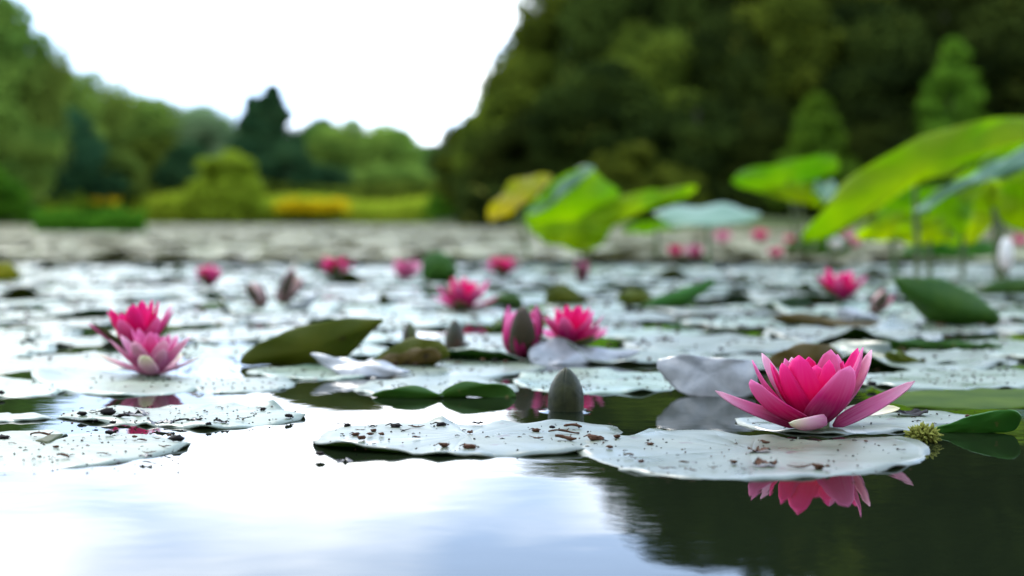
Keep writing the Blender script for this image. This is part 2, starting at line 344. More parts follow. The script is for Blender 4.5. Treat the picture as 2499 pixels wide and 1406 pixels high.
# ------------------------------------------------------------------ setting: pond bed and banks, water
def shore(x):
    """distance of the far waterline for a given x"""
    k = 1/(1+np.exp(-(x+1.6-0.0)/0.5))
    return 62*(1-k) + 27*k + 0.6*np.sin(x*0.9) + 0.3*np.sin(x*2.3+1)
def build_ground():
    xs = np.concatenate([np.linspace(-900, -45, 18), np.linspace(-40, 40, 161), np.linspace(45, 900, 18)])
    ys = np.concatenate([np.linspace(-300, -12, 10), np.linspace(-8, 90, 130), np.linspace(96, 1200, 24)])
    X, Y = np.meshgrid(xs, ys, indexing='ij')
    d = Y - shore(X); side = np.maximum(np.abs(X)-36, -4-Y)
    d = np.maximum(d, side)
    z = np.where(d < 0, np.maximum(-0.55, 0.12+d*0.35), 0.12+0.10*np.tanh(d*0.4)) + np.where(d > 0, 0.05*np.sin(X*1.7)*np.cos(Y*1.1), 0)
    P = np.stack([X, Y, z], 2); A, B = X.shape
    i, j = np.meshgrid(np.arange(A-1), np.arange(B-1), indexing='ij'); i = i.ravel(); j = j.ravel()
    Fq = np.stack([i*B+j, (i+1)*B+j, (i+1)*B+j+1, i*B+j+1], 1)
    o = link('ground', mesh_np('ground', P.reshape(-1, 3), Fq, [M['soil']])); tag(o, kind='structure', label='grassy earth bank and pond bed around the water')
    o2 = link('water', mesh_np('water', [(-60, -6, 0), (60, -6, 0), (60, 80, 0), (-60, 80, 0)], [(0, 1, 2, 3)], [M['water']], smooth=False))
    tag(o2, kind='structure', label='still dark pond water mirroring sky and trees')
build_ground()

# ------------------------------------------------------------------ trees and shrubs on the banks
def leaf_quads(C, Nrm, size, rg):
    n = len(C); r = rg.normal(size=(n, 3)); a = np.cross(Nrm, r); a /= np.maximum(np.linalg.norm(a, axis=1, keepdims=True), 1e-6)
    b = np.cross(Nrm, a); s = size*rg.uniform(0.6, 1.35, (n, 1))
    fold = Nrm*s*rg.uniform(-0.25, 0.25, (n, 1))
    V = np.stack([C-a*s, C+b*s*0.55+fold, C+a*s, C-b*s*0.55+fold], 1).reshape(-1, 3)
    return V, np.arange(4*n).reshape(-1, 4)
def make_crown(name, seed, shape, nclump, nleaf, lsize, m, droop=0.0):
    rg = np.random.default_rng(seed); Cs = []; Rs = []
    while len(Cs) < nclump:
        u = rg.normal(size=3); u /= np.linalg.norm(u)
        rr = rg.uniform(0.42, 1.0)**0.5
        if shape == 'cone':
            h = rg.uniform(0, 1)**1.25; ra = 0.34*(1-h)**0.85*rg.uniform(0.45, 1)+0.015; a = rg.uniform(0, 2*PI)
            c = np.array((ra*math.cos(a), ra*math.sin(a), 0.10+0.86*h)); cr = 0.05+0.07*(1-h)
        elif shape == 'dome':
            c = np.array((u[0]*0.44*rr, u[1]*0.44*rr, abs(u[2])*0.86*rr+0.06)); cr = rg.uniform(0.08, 0.13)
        elif shape == 'tall':
            c = np.array((u[0]*0.27*rr, u[1]*0.27*rr, 0.56+u[2]*0.40*rr)); cr = rg.uniform(0.09, 0.16)
            k = 1+0.25*math.sin(3*math.atan2(u[1], u[0])+seed); c[:2] *= k
        else:
            c = np.array((u[0]*0.38*rr, u[1]*0.38*rr, 0.57+u[2]*0.38*rr)); cr = rg.uniform(0.09, 0.16)
            k = 1+0.22*math.sin(2*math.atan2(u[1], u[0])+seed)+0.12*math.sin(5*u[2]+seed); c[:2] *= k
        Cs.append(c); Rs.append(cr)
    C = []; Nn = []; R = []
    for c, cr in zip(Cs, Rs):
        u = rg.normal(size=(nleaf, 3)); u /= np.linalg.norm(u, axis=1, keepdims=True)
        p = c + u*cr*rg.uniform(0.3, 1, (nleaf, 1))**0.5*np.array((1.15, 1.15, 0.8))
        p[:, 2] -= droop*np.linalg.norm(p[:, :2]-c[:2], axis=1)
        C.append(p); nn = u*0.7+rg.normal(size=(nleaf, 3))*0.55+np.array((0, 0, 0.45)); Nn.append(nn/np.linalg.norm(nn, axis=1, keepdims=True))
        R.append(np.clip(rg.uniform(0, 1)*0.72 + rg.uniform(0, 1, nleaf)*0.28, 0, 1))
    C = np.concatenate(C); Nn = np.concatenate(Nn); C[:, 2] = np.maximum(C[:, 2], 0.01)
    top = C[:, 2].max(); C[:, 2] *= 1.0/top
    V, Fq = leaf_quads(C, Nn, lsize, rg)
    return mesh_np(name, V, Fq, [m], smooth=False, rnd=np.concatenate(R)), np.array(Cs)
def make_trunk(name, seed, cs, shape):
    rg = np.random.default_rng(seed); parts = []
    hz = np.linspace(0, 0.88, 9); lean = rg.normal(size=2)*0.03
    pts = np.stack([lean[0]*np.sin(hz*4), lean[1]*np.sin(hz*3+1), hz], 1); parts.append(tube(pts, 0.022*(1-hz)**0.8+0.003, 8))
    for k in rg.permutation(len(cs))[:14]:
        c = cs[k]; h0 = max(0.08, c[2]-0.18-0.1*rg.uniform()); b = np.array((np.interp(h0, hz, pts[:, 0]), np.interp(h0, hz, pts[:, 1]), h0))
        mid = (b+c)/2+np.array((0, 0, 0.02)); parts.append(tube([b, mid, c], [0.008, 0.005, 0.0015], 6))
    v, f = join(parts)
    return mesh_np(name, v, f, [M['bark']])
PROTO = {}
def proto(key, seed, shape, nclump, nleaf, ls, m):
    cm, cs = make_crown('crown', seed, shape, nclump, nleaf, ls, M[m])
    PROTO[key] = (cm, make_trunk('trunk', seed, cs, shape), {'cone': 0.62, 'dome': 0.98, 'tall': 0.66, 'round': 0.9}[shape])
proto('dark1', 1, 'round', 85, 350, 0.017, 't_dark'); proto('dark2', 2, 'tall', 85, 330, 0.017, 't_dark')
proto('olive1', 3, 'round', 85, 320, 0.017, 't_olive'); proto('olive2', 4, 'tall', 80, 320, 0.017, 't_olive')
proto('green1', 5, 'round', 85, 320, 0.018, 't_green'); proto('green2', 6, 'tall', 80, 320, 0.018, 't_green')
proto('blue1', 7, 'cone', 170, 170, 0.016, 't_blue'); proto('blue2', 8, 'round', 85, 320, 0.018, 't_blue')
proto('grey1', 9, 'round', 80, 320, 0.017, 't_grey'); proto('sap', 10, 'cone', 130, 90, 0.020, 't_sap')
proto('limebush', 11, 'dome', 110, 230, 0.024, 't_lime'); proto('greenbush', 12, 'dome', 110, 230, 0.024, 't_sap')
proto('darkbush', 13, 'dome', 110, 230, 0.024, 't_olive'); proto('sedgebush', 14, 'dome', 110, 230, 0.022, 'sedge')
def tree(px, top, Y, wpx, key, label, group, name='broadleaf_tree', cat='tree', z0=0.15, rz=None):
    cm, tm, pw = PROTO[key]
    p = at(px, HOR, Y); h = CAMH + (HOR-top)*mpp(Y) - z0; sx = wpx*mpp(Y)/pw
    e = empty(name, (p[0], Y, z0), random.uniform(0, 6.28) if rz is None else rz)
    e.scale = (sx, sx, h); tag(e, label, cat, group)
    link('trunk' if cat == 'tree' else 'stems', tm, e); link('crown' if cat == 'tree' else 'foliage', cm, e)
    return e
G1 = 'trees along the far bank'; G2 = 'trees of the dark wood'
for a in [   # far bank, seen over the pond
    (-70, -50, 50, 330, 'green2', 'tall green tree at the end of the far tree row, highest of that row'),
    (20, 60, 52, 300, 'green1', 'broad green tree second highest in the far row'),
    (95, 140, 60, 230, 'green2', 'slim green tree stepping down from the tallest far trees'),
    (215, 168, 66, 240, 'green1', 'rounded mid green tree behind the pale square shrub'),
    (330, 228, 70, 220, 'green2', 'slim mid green tree behind the sedge clump on the far side'),
    (425, 236, 74, 210, 'green1', 'low topped green tree beside the grey-green willow'),
    (500, 250, 70, 200, 'grey1', 'grey-green willow-like tree behind the round shrub'),
    (570, 285, 80, 180, 'green1', 'small green tree filling the gap before the dark spruce'),
    (618, 232, 68, 150, 'blue1', 'dark blue-green spruce, the lower of the twin pointed tops'),
    (668, 206, 69, 190, 'blue1', 'dark blue-green spruce with the highest pointed top'),
    (770, 282, 78, 150, 'blue2', 'deep green round tree next to the twin spruces'),
    (850, 284, 74, 210, 'green1', 'bright mid green tree behind the yellow flowers'),
    (945, 300, 76, 190, 'green2', 'green tree with thin top behind the bank grass'),
    (1025, 352, 84, 170, 'blue2', 'lowest dark green tree in the dip of the skyline'),
    (1100, 330, 80, 150, 'blue2', 'dark green tree where far row meets the dark wood'),
    (160, 260, 58, 200, 'blue2', 'deep green tree standing in front of the slim stepping tree'),
    (30, 300, 50, 240, 'green1', 'light green round tree under the highest far trees'),
    (390, 330, 66, 220, 'olive1', 'olive tree in front of the slim green tree'),
    (800, 400, 66, 170, 'blue2', 'small dark tree below the bright green tree'),
    (960, 400, 66, 200, 'green1', 'low light green tree over the bank grass'),
    (85, 330, 54, 130, 'blue2', 'small deep green tree painting the shadow gap below the highest far trees'),  # dark crowns from here stand in for shadow gaps between trees
    (245, 385, 59, 120, 'blue2', 'low deep green tree painting the shadow gap beside the pale square shrub'),
    (455, 345, 63, 140, 'blue2', 'deep green tree painting the shadow gap between grey-green willow and round shrub'),
    (705, 340, 64, 150, 'blue2', 'deep green tree painting the shadow gap at the foot of the twin spruces'),
    (260, 360, 60, 190, 'green2', 'short green tree beside the pale square shrub'),
]: tree(*a, G1)
for a in [   # the wood on the near side bank, taller and darker
    (1150, 300, 42, 190, 'olive2', 'low olive tree at the tip of the dark wood'),
    (1225, 215, 40, 240, 'olive1', 'olive tree at the sloping edge of the dark wood, second from its tip'),
    (1310, 105, 38, 300, 'olive2', 'olive-topped tree on the shoulder of the dark wood'),
    (1430, -75, 38, 400, 'olive1', 'yellowish edge tree whose crown leaves the picture'),
    (1330, 250, 34, 330, 'dark1', 'dark tree standing low in front of the edge trees'),
    (1570, -200, 36, 430, 'dark1', 'tall dark tree second row behind the floating leaf cluster'),
    (1600, 60, 33, 380, 'olive1', 'olive tree in front of the tall dark tree'),
    (1740, -320, 37, 460, 'dark2', 'very tall dark tree in the middle of the wood'),
    (1760, 20, 33, 360, 'dark1', 'dark round tree behind the low pale shrub'),
    (1900, -410, 36, 480, 'dark1', 'very tall dark tree behind the pale sapling'),
    (1930, -20, 33, 330, 'olive2', 'olive mottled tree behind the smaller sapling'),
    (2080, -490, 37, 500, 'olive1', 'towering olive tree beyond the smaller sapling'),
    (2110, 0, 32, 380, 'dark2', 'dark tree between the two saplings'),
    (2260, -550, 36, 520, 'dark1', 'towering dark tree behind the bigger sapling'),
    (2300, -30, 33, 380, 'dark1', 'dark round tree directly behind the bigger sapling'),
    (2450, -600, 35, 560, 'dark2', 'highest dark tree of the wood'),
    (2480, -40, 31, 400, 'dark2', 'dark tree above the big lime leaf'),
    (2650, -500, 34, 520, 'dark1', 'outermost towering dark tree of the wood'),
    (2680, 0, 31, 420, 'dark1', 'outermost low dark tree of the wood'),
    (1480, 150, 31.5, 330, 'dark2', 'dark slim tree behind the low pale shrub end'),
    (1210, 380, 36, 200, 'dark1', 'small dark tree at the waterside tip of the wood'),
    (1700, 230, 30.5, 300, 'dark1', 'short black-green tree on the waterside of the wood'),
    (1880, 240, 30.5, 300, 'dark1', 'short dark tree next to the smaller sapling'),
    (2180, 260, 30.2, 320, 'dark2', 'short dark tree next to the bigger sapling'),
    (2440, 250, 30, 340, 'dark1', 'short dark tree above the overlapping lime leaves'),
]: tree(*a, G2)
GS = 'young trees at the wood edge'
tree(2325, 95, 29, 250, 'sap', 'bigger fresh green sapling against the dark wood', GS, 'sapling')
tree(1990, 228, 29, 210, 'sap', 'smaller fresh green sapling against the dark wood', GS, 'sapling')
GB = 'shrubs along the banks'
for a in [
    (550, 368, 57, 215, 'limebush', 'round yellow-green shrub standing alone on the far bank'),
    (160, 420, 58, 130, 'limebush', 'pale square-topped yellow-green shrub on the far bank'),
    (1110, 452, 56, 170, 'sedgebush', 'bright green low shrub at the tip of the wood'),
    (1530, 352, 29, 240, 'darkbush', 'olive rounded shrub at the foot of the dark wood'),
    (1650, 400, 29, 180, 'darkbush', 'lower olive shrub beside the rounded shrub at the wood foot'),
    (1420, 400, 29, 160, 'darkbush', 'small olive shrub behind the folded upright leaf'),
    (-20, 405, 24, 190, 'sedgebush', 'fresh green waterside shrub at the edge of the far bank'),
]: tree(*a, GB, 'shrub', 'shrub')

for i, (x, Yb, sx, h, k) in enumerate([(-9, -9, 7, 8.5, 'dark1'), (-5, -11, 7, 9.5, 'olive1'), (-1, -10, 7, 9, 'dark1'), (3.5, -11, 7, 10, 'dark2'), (8, -10, 7, 9, 'dark1'),  # unseen trees added behind the camera to cut the front light
        (12.5, -8, 7, 9, 'olive1'), (-13, -6, 7, 8, 'olive1'), (-3, -13, 8, 11, 'dark2'), (6, -14, 8, 11.5, 'dark1')]):
    e = empty('broadleaf_tree', (x, Yb, 0.15), i*1.3); e.scale = (sx, sx, h)
    tag(e, 'unseen tree added behind the camera to shade the near side', 'tree', 'unseen shading trees behind the camera')
    link('trunk', PROTO[k][1], e); link('crown', PROTO[k][0], e)
def strip_leaves(name, x0, x1, y0, y1, Y, depth, n, size, m, upright, label, seed, top=None, z0=0.05):
    """loose foliage filling a low strip between photo columns x0..x1 at distance Y"""
    rg = np.random.default_rng(seed)
    px = rg.uniform(x0, x1, n) if z0 < 0.3 else np.clip(rg.normal((x0+x1)/2, (x1-x0)/4.2, n), x0-20, x1+20); Yv = Y + rg.uniform(-depth/2, depth/2, n)
    hmax = CAMH + (HOR-y0)*mpp(Y)
    lump = 0.55+0.45*np.sin(px/ (x1-x0)*11+seed)*np.sin(px/(x1-x0)*5+2*seed)
    z = z0+(hmax-z0)*rg.uniform(0, 1, n)**0.8*np.clip(0.55+0.45*lump, 0.2, 1)
    C = np.stack([(px-CX)/FPX*Yv, Yv, z], 1)
    nn = rg.normal(size=(n, 3))*np.array((1, 1, 1-upright)) + np.array((0, -0.3, 0.3*(1-upright)))
    nn /= np.linalg.norm(nn, axis=1, keepdims=True)
    if upright > 0.5:   # blades
        a = np.stack([rg.normal(size=n)*0.25, rg.normal(size=n)*0.25, np.ones(n)], 1); b = np.cross(nn, a); b /= np.linalg.norm(b, axis=1, keepdims=True)
        s = size*rg.uniform(0.6, 1.4, (n, 1))
        V = np.stack([C-a*s, C+b*s*0.12, C+a*s, C-b*s*0.12], 1).reshape(-1, 3); Fq = np.arange(4*n).reshape(-1, 4)
        V[:, 2] = np.maximum(V[:, 2], 0.0)
    else: V, Fq = leaf_quads(C, nn, size, rg)
    o = link(name, mesh_np(name, V, Fq, [M[m]], smooth=False, rnd=rg.uniform(0, 1, n)))
    tag(o, label, 'plants', None, 'stuff'); return o
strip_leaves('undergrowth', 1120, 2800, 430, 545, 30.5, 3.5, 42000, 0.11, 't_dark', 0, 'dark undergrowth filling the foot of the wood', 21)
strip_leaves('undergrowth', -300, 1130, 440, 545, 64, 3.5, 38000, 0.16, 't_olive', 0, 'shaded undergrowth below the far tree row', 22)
strip_leaves('bank_grass', 280, 1050, 482, 545, 60.5, 1.6, 16000, 0.30, 'grass', 1, 'pale yellow-green grass on the far bank', 23)
strip_leaves('bank_grass', -300, 300, 500, 545, 58, 1.6, 9000, 0.28, 'sedge', 1, 'fresh green grass beside the square shrub', 24)
strip_leaves('yellow_flowers', 695, 830, 486, 530, 59, 1.0, 2600, 0.13, 'goldbloom', 0, 'patch of yellow flowers on the far bank', 25, z0=0.55)
strip_leaves('yellow_flowers', 232, 285, 484, 515, 58, 0.8, 700, 0.13, 'goldbloom', 0, 'small patch of yellow flowers by the square shrub', 26, z0=0.6)
strip_leaves('sedge_clump', 85, 355, 512, 570, 15, 0.7, 9000, 0.05, 'sedge', 1, 'dark green sedge standing in the water before the far bank', 27, z0=0.0)

# ------------------------------------------------------------------ floating pads
def pad_mesh(name, outline, zf, mats, th=0.0012, rings=9, c=None):
    """outline (n,2) about its own centre, zf(x,y,s,theta)->height"""
    o = np.asarray(outline, float); cc = np.zeros(2) if c is None else np.asarray(c)
    s = np.linspace(0.0, 1, rings)**0.85; s[0] = 0.004
    XY = cc + (o[None]-cc)*s[:, None, None]
    th_ = np.arctan2(o[:, 1]-cc[1], o[:, 0]-cc[0])[None]*np.ones((rings, 1))
    Z = zf(XY[..., 0], XY[..., 1], s[:, None]*np.ones_like(th_), th_)
    P = np.concatenate([XY, Z[..., None]], 2)
    V, Fa, sd_ = sheet(P, th, True)
    B = len(o); mi = np.where(sd_ == 1, 1, 0)
    # close the pinhole in the middle
    extra = []
    k = B - (B % 2)
    V = np.concatenate([V, P[0].mean(0, keepdims=True), (P[0].mean(0)-np.array((0, 0, th)))[None]])
    return mesh_np(name, V, Fa, mats, mi)
def round_outline(R, seed, n=64, notch=0.16, wav=0.04, na=None):
    r = np.random.default_rng(seed); na = r.uniform(0, 6.28) if na is None else na
    t = np.linspace(0, 2*PI, n, endpoint=False)
    d = np.abs((t-na+PI) % (2*PI)-PI)
    rad = R*(1+wav*wob(t*2, seed+5)*0.4+0.012*np.sin(t*13+seed)+0.008*np.sin(t*23+seed))
    rad = np.where(d < notch, rad*(0.12+0.88*(d/notch)**0.7), rad)
    return np.stack([rad*np.cos(t), rad*np.sin(t)], 1)
def zfun(seed, amp=0.002, rim=0.0015, lifts=(), base=0.0019, f=40):
    def g(x, y, s, t):
        z = base - 0.0016*s**14 + amp*0.28*(vnoise(x, y, seed, f)) + rim*s**4*np.sin(t*7+seed)*0.6 + rim*s**6*np.sin(t*17+seed)*0.35
        for (a, wd, h, s0) in lifts:
            d = np.abs((t-a+PI) % (2*PI)-PI); z = z + h*np.clip((s-s0)/(1-s0), 0, 1)**1.6*np.exp(-(d/wd)**2)
        return np.maximum(z, 0.0009-0.0012*s**8)
    return g

# named pads traced on the water plane, photo pixels
def traced_pad(label, px, seed, top='pad_top', under='pad_under', amp=0.002, rim=0.0015, lifts=(), z=0.0019, n=110, rings=12, name='lily_pad', wav=0.0, f=40):
    g = np.array([gnd(x, y, z)[:2] for x, y in px]); o = smooth_closed(g, n)
    ar = 0.5*np.sum(o[:, 0]*np.roll(o[:, 1], -1)-np.roll(o[:, 0], -1)*o[:, 1])
    if ar < 0: o = o[::-1]
    c = o.mean(0); o = o-c
    t = np.arctan2(o[:, 1], o[:, 0]); o = o*(1+0.010*wob(t*9, seed)+0.006*np.sin(t*31+seed))[:, None]
    me = pad_mesh(name, o, zfun(seed, amp, rim, lifts, z, f), [M[top], M[under]], rings=rings)
    ob = link(name, me, None, (c[0], c[1], 0)); tag(ob, label, 'lily pad', 'lily pads floating on the pond'); return ob
D = -PI/2    # direction towards the camera
traced_pad('large pale glossy pad in front of the open magenta flower, scattered with crumbs',
    [(1408, 1092), (1440, 1070), (1500, 1062), (1560, 1058), (1640, 1052), (1700, 1053), (1780, 1056), (1850, 1058), (1930, 1066), (2010, 1068), (2090, 1062), (2150, 1062), (2210, 1074), (2262, 1092), (2266, 1110), (2220, 1128), (2130, 1146), (2000, 1158), (1850, 1164), (1700, 1162), (1560, 1148), (1470, 1126), (1420, 1106)], 31,
    amp=0.0022, rim=0.002, lifts=((2.2, 0.10, 0.004, 0.8), (2.55, 0.12, 0.005, 0.75), (1.75, 0.15, 0.004, 0.7), (0.3, 0.2, 0.003, 0.8)))
traced_pad('crumb-strewn pad with dark lifted front lip, beside the pale flower pad',
    [(762, 1078), (790, 1058), (830, 1040), (900, 1028), (1000, 1028), (1100, 1030), (1200, 1030), (1300, 1031), (1400, 1033), (1480, 1036), (1520, 1046), (1500, 1062), (1470, 1084), (1400, 1100), (1300, 1106), (1180, 1108), (1060, 1106), (940, 1101), (840, 1094), (785, 1087)], 32,
    amp=0.0028, rim=0.002, lifts=((-2.35, 0.55, 0.0052, 0.86), (1.3, 0.12, 0.004, 0.75), (1.9, 0.1, 0.004, 0.8), (0.7, 0.2, 0.004, 0.7)), under='lip')
traced_pad('torn pad cut by the picture edge, strewn with brown twigs',
    [(-190, 1095), (-120, 1062), (0, 1047), (100, 1046), (150, 1050), (165, 1056), (120, 1066), (80, 1078), (130, 1072), (190, 1058), (270, 1052), (350, 1054), (420, 1062), (462, 1074), (440, 1092), (370, 1108), (280, 1124), (160, 1136), (40, 1142), (-80, 1142), (-170, 1125)], 33, amp=0.002, rim=0.0015)
traced_pad('ragged grey pad carrying black leaf litter, behind the twig-strewn pad',
    [(130, 1010), (170, 1000), (240, 994), (330, 990), (430, 988), (540, 986), (640, 988), (710, 996), (745, 1010), (720, 1022), (640, 1034), (560, 1040), (470, 1040), (380, 1035), (290, 1028), (200, 1022)], 34, amp=0.003, rim=0.0025, f=60,
    lifts=((2.0, 0.12, 0.004, 0.75), (1.2, 0.12, 0.005, 0.75), (0.7, 0.1, 0.004, 0.8)))
traced_pad('thin sliver of pad touching the picture edge below the green reflection',
    [(-160, 1016), (-60, 1008), (40, 1006), (110, 1009), (130, 1014), (90, 1020), (0, 1024), (-100, 1026)], 35)
traced_pad('clean pale pad under the light pink double flower, rear rim raised',
    [(75, 925), (130, 912), (220, 908), (330, 906), (430, 910), (490, 922), (500, 938), (460, 952), (380, 960), (280, 962), (190, 955), (110, 942)], 36, amp=0.0025, lifts=((2.7, 0.5, 0.010, 0.6),))
traced_pad('small pad next to the pale pad at the picture edge',
    [(-120, 930), (-20, 916), (80, 924), (140, 940), (150, 955), (60, 964), (-60, 962)], 37)
traced_pad('narrow pad between the light pink flower and the big olive leaf',
    [(465, 940), (520, 925), (600, 918), (690, 918), (722, 932), (690, 946), (600, 954), (500, 954)], 38)
traced_pad('white-gleaming pad behind the green double lip',
    [(862, 948), (900, 930), (980, 922), (1080, 918), (1180, 922), (1250, 936), (1262, 950), (1200, 958), (1080, 961), (960, 962)], 39, amp=0.003)
traced_pad('bright pad under the closed pink flower',
    [(930, 905), (1000, 880), (1100, 868), (1220, 866), (1310, 876), (1330, 895), (1260, 912), (1140, 922), (1010, 922)], 40, amp=0.003)
traced_pad('grey pad speckled with litter behind the standing bud',
    [(1250, 925), (1300, 905), (1400, 898), (1500, 902), (1600, 908), (1655, 925), (1650, 945), (1560, 954), (1420, 956), (1310, 948)], 41, amp=0.003, rim=0.003)
traced_pad('pad with a fallen cream petal behind the magenta flower',
    [(1800, 1018), (1880, 1004), (2000, 996), (2120, 994), (2230, 997), (2340, 1004), (2400, 1014), (2350, 1028), (2250, 1042), (2130, 1052), (2000, 1053), (1880, 1046), (1815, 1034)], 42, amp=0.0022, rim=0.002)
traced_pad('pad painted as the green reflection in the gap behind the lifted green rim',
    [(2140, 968), (2220, 952), (2340, 948), (2460, 946), (2600, 952), (2640, 975), (2520, 992), (2360, 996), (2220, 990)], 43, top='reflected', amp=0.001, z=0.0012)
traced_pad('pad strewn with black specks behind the magenta flower',
    [(2080, 925), (2150, 908), (2280, 898), (2420, 896), (2560, 902), (2600, 922), (2500, 940), (2340, 946), (2180, 942)], 44, amp=0.004, rim=0.003)
traced_pad('wide pad in front of the big olive leaf, mostly white with sheen',
    [(600, 905), (680, 892), (780, 888), (880, 890), (930, 902), (900, 916), (800, 922), (690, 920)], 45, amp=0.002)
traced_pad('wavy pad with a green edge behind the speckled pads',
    [(2100, 870), (2200, 856), (2340, 850), (2470, 856), (2520, 872), (2420, 886), (2280, 890), (2160, 886)], 46, amp=0.005, rim=0.004)

# ------------------------------------------------------------------ leaves standing out of the water (outline at its own distance)
def blade(px, base, yaw, lean, front, back, label=None, name='raised_lily_pad', bulge=0.012, seed=0, cat='lily pad', group=None, Y=None,
          th=0.0015, ripple=0.002, n=84, sag=0.0, jag=0.006):
    """px outline; base = (x, y) pixel where it meets the water (or Y = distance); yaw turns, lean tips it back"""
    p = gnd(*base) if Y is None else at(base[0], base[1], Y)
    nrm = np.array((math.sin(yaw)*math.cos(lean), -math.cos(yaw)*math.cos(lean), math.sin(lean)))     # faces the camera, tipped up by lean
    o = smooth_closed(np.array([on_plane(x, y, p, nrm) for x, y in px]), n)
    ax = np.cross(np.array((0, 0, 1.0)), nrm); ax /= np.linalg.norm(ax); up = np.cross(nrm, ax)
    c = o.mean(0); tt = np.linspace(0, 2*PI, n, endpoint=False); o = c+(o-c)*(1+jag*(wob(tt*9, seed+3)+0.6*np.sin(tt*23+seed)))[:, None]; u = (o-c)@ax; v = (o-c)@up
    if np.sum(u*np.roll(v, -1)-np.roll(u, -1)*v) < 0: o = o[::-1]; u = u[::-1]; v = v[::-1]
    s = np.linspace(0.0, 1, 11)**0.85; s[0] = 0.004; sz = max(np.ptp(u), np.ptp(v))
    P = c + (o-c)[None]*s[:, None, None]
    uu, vv = (P-c)@ax, (P-c)@up
    off = bulge*(1-s[:, None]**2) + ripple*vnoise(uu, vv, seed, 9/sz) + ripple*s[:, None]**3*np.sin(np.arange(n)[None]*2*PI*6/n+seed) - sag*(uu/sz)**2*4
    P = P + nrm*off[..., None]
    P = P - c
    V, Fa, sd_ = sheet(P, th, True)
    me = mesh_np(name, V, Fa, [M[front], M[back]], np.where(sd_ == 1, 1, 0))
    ob = link(name, me, None, c)
    if label: tag(ob, label, cat, group)
    return ob
GR = 'lily leaves tipped up out of the water'
blade([(586, 886), (600, 862), (650, 830), (720, 800), (800, 782), (870, 776), (935, 780), (920, 800), (880, 840), (850, 870), (828, 892), (740, 892), (640, 892)], (740, 890), 0.25, -0.25, 'olive', 'pad_top', 'big olive leaf folded up like a sail', seed=1, bulge=0.008, group=GR)
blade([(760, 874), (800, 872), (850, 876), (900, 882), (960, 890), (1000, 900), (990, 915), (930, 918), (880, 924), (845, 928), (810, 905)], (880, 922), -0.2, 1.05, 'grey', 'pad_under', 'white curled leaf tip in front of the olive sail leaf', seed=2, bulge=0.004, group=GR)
blade([(906, 888), (930, 862), (970, 838), (1010, 826), (1050, 826), (1086, 840), (1100, 862), (1080, 880), (1050, 892), (980, 894)], (990, 893), -0.15, -0.3, 'olive', 'pad_top', 'rounded olive-brown leaf folded up before two buds', seed=3, bulge=0.010, group=GR)
blade([(908, 892), (940, 870), (1000, 856), (1050, 852), (1080, 866), (1060, 884), (1000, 894), (950, 895)], (985, 896), -0.1, -0.55, 'brown', 'pad_top', 'brown folded-over edge at the foot of the rounded olive leaf', seed=4, bulge=0.006, group=GR)
# green double lip
blade([(910, 968), (925, 956), (960, 945), (1000, 940), (1040, 945), (1072, 956), (1090, 944), (1130, 934), (1180, 935), (1230, 944), (1258, 962), (1252, 970), (1150, 972), (1000, 972)], (1080, 970), 0.0, -0.35, 'lip', 'pad_top', 'dark green double-lobed lip of a pad, mirrored in the water', seed=5, bulge=0.004, group=GR, n=120)
blade([(2262, 1055), (2310, 1037), (2370, 1017), (2425, 1004), (2470, 1000), (2491, 1014), (2488, 1036), (2470, 1052), (2400, 1058), (2320, 1058)], (2380, 1056), -0.1, -0.4, 'lip', 'pad_top', 'dark green lifted pad rim beside the moss tuft', seed=6, bulge=0.001, ripple=0.0006, group=GR)
# silvery tipped leaf left of the magenta flower
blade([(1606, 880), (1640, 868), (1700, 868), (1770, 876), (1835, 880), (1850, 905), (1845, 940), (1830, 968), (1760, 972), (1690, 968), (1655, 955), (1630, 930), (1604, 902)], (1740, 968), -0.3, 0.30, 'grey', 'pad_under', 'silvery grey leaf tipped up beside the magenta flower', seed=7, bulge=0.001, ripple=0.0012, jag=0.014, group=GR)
blade([(1870, 900), (1885, 872), (1920, 852), (1960, 840), (2000, 838), (2030, 846), (2050, 862), (2060, 890), (2050, 905), (1950, 908)], (1960, 905), 0.1, -0.3, 'brown', 'pad_top', 'brown-olive leaf rising behind the magenta flower', seed=8, bulge=0.008, group=GR)
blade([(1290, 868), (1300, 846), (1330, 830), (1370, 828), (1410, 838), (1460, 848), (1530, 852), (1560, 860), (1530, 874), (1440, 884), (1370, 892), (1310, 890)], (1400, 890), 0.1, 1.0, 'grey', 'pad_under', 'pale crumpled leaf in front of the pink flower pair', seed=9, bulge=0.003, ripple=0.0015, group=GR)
# mid distance
blade([(1560, 752), (1575, 738), (1620, 718), (1680, 698), (1745, 684), (1730, 704), (1690, 735), (1660, 755), (1600, 758)], (1620, 757), 0.2, -0.3, 'lip', 'pad_top', 'dark green pointed leaf blade leaning over the pads', seed=10, group=GR)
blade([(1505, 722), (1540, 706), (1580, 712), (1600, 740), (1560, 750), (1520, 742)], (1560, 750), 0, -0.2, 'olive', 'pad_top', 'small olive leaf behind the pointed green blade', seed=11, group=GR)
blade([(2182, 682), (2230, 676), (2290, 680), (2340, 698), (2390, 726), (2430, 758), (2442, 782), (2420, 796), (2340, 797), (2280, 790), (2240, 762), (2200, 715)], (2350, 796), -0.15, -0.3, 'lip', 'pad_top', 'broad green raised leaf with yellowing spots, tallest near the cup flower', seed=12, bulge=0.02, group=GR)
blade([(1032, 680), (1030, 640), (1045, 618), (1075, 614), (1105, 632), (1116, 660), (1108, 686), (1070, 690)], (1070, 690), 0, -0.1, 'lip', 'pad_top', 'dark round leaf standing upright beside the pale pink flower', seed=13, bulge=0.02, group=GR)
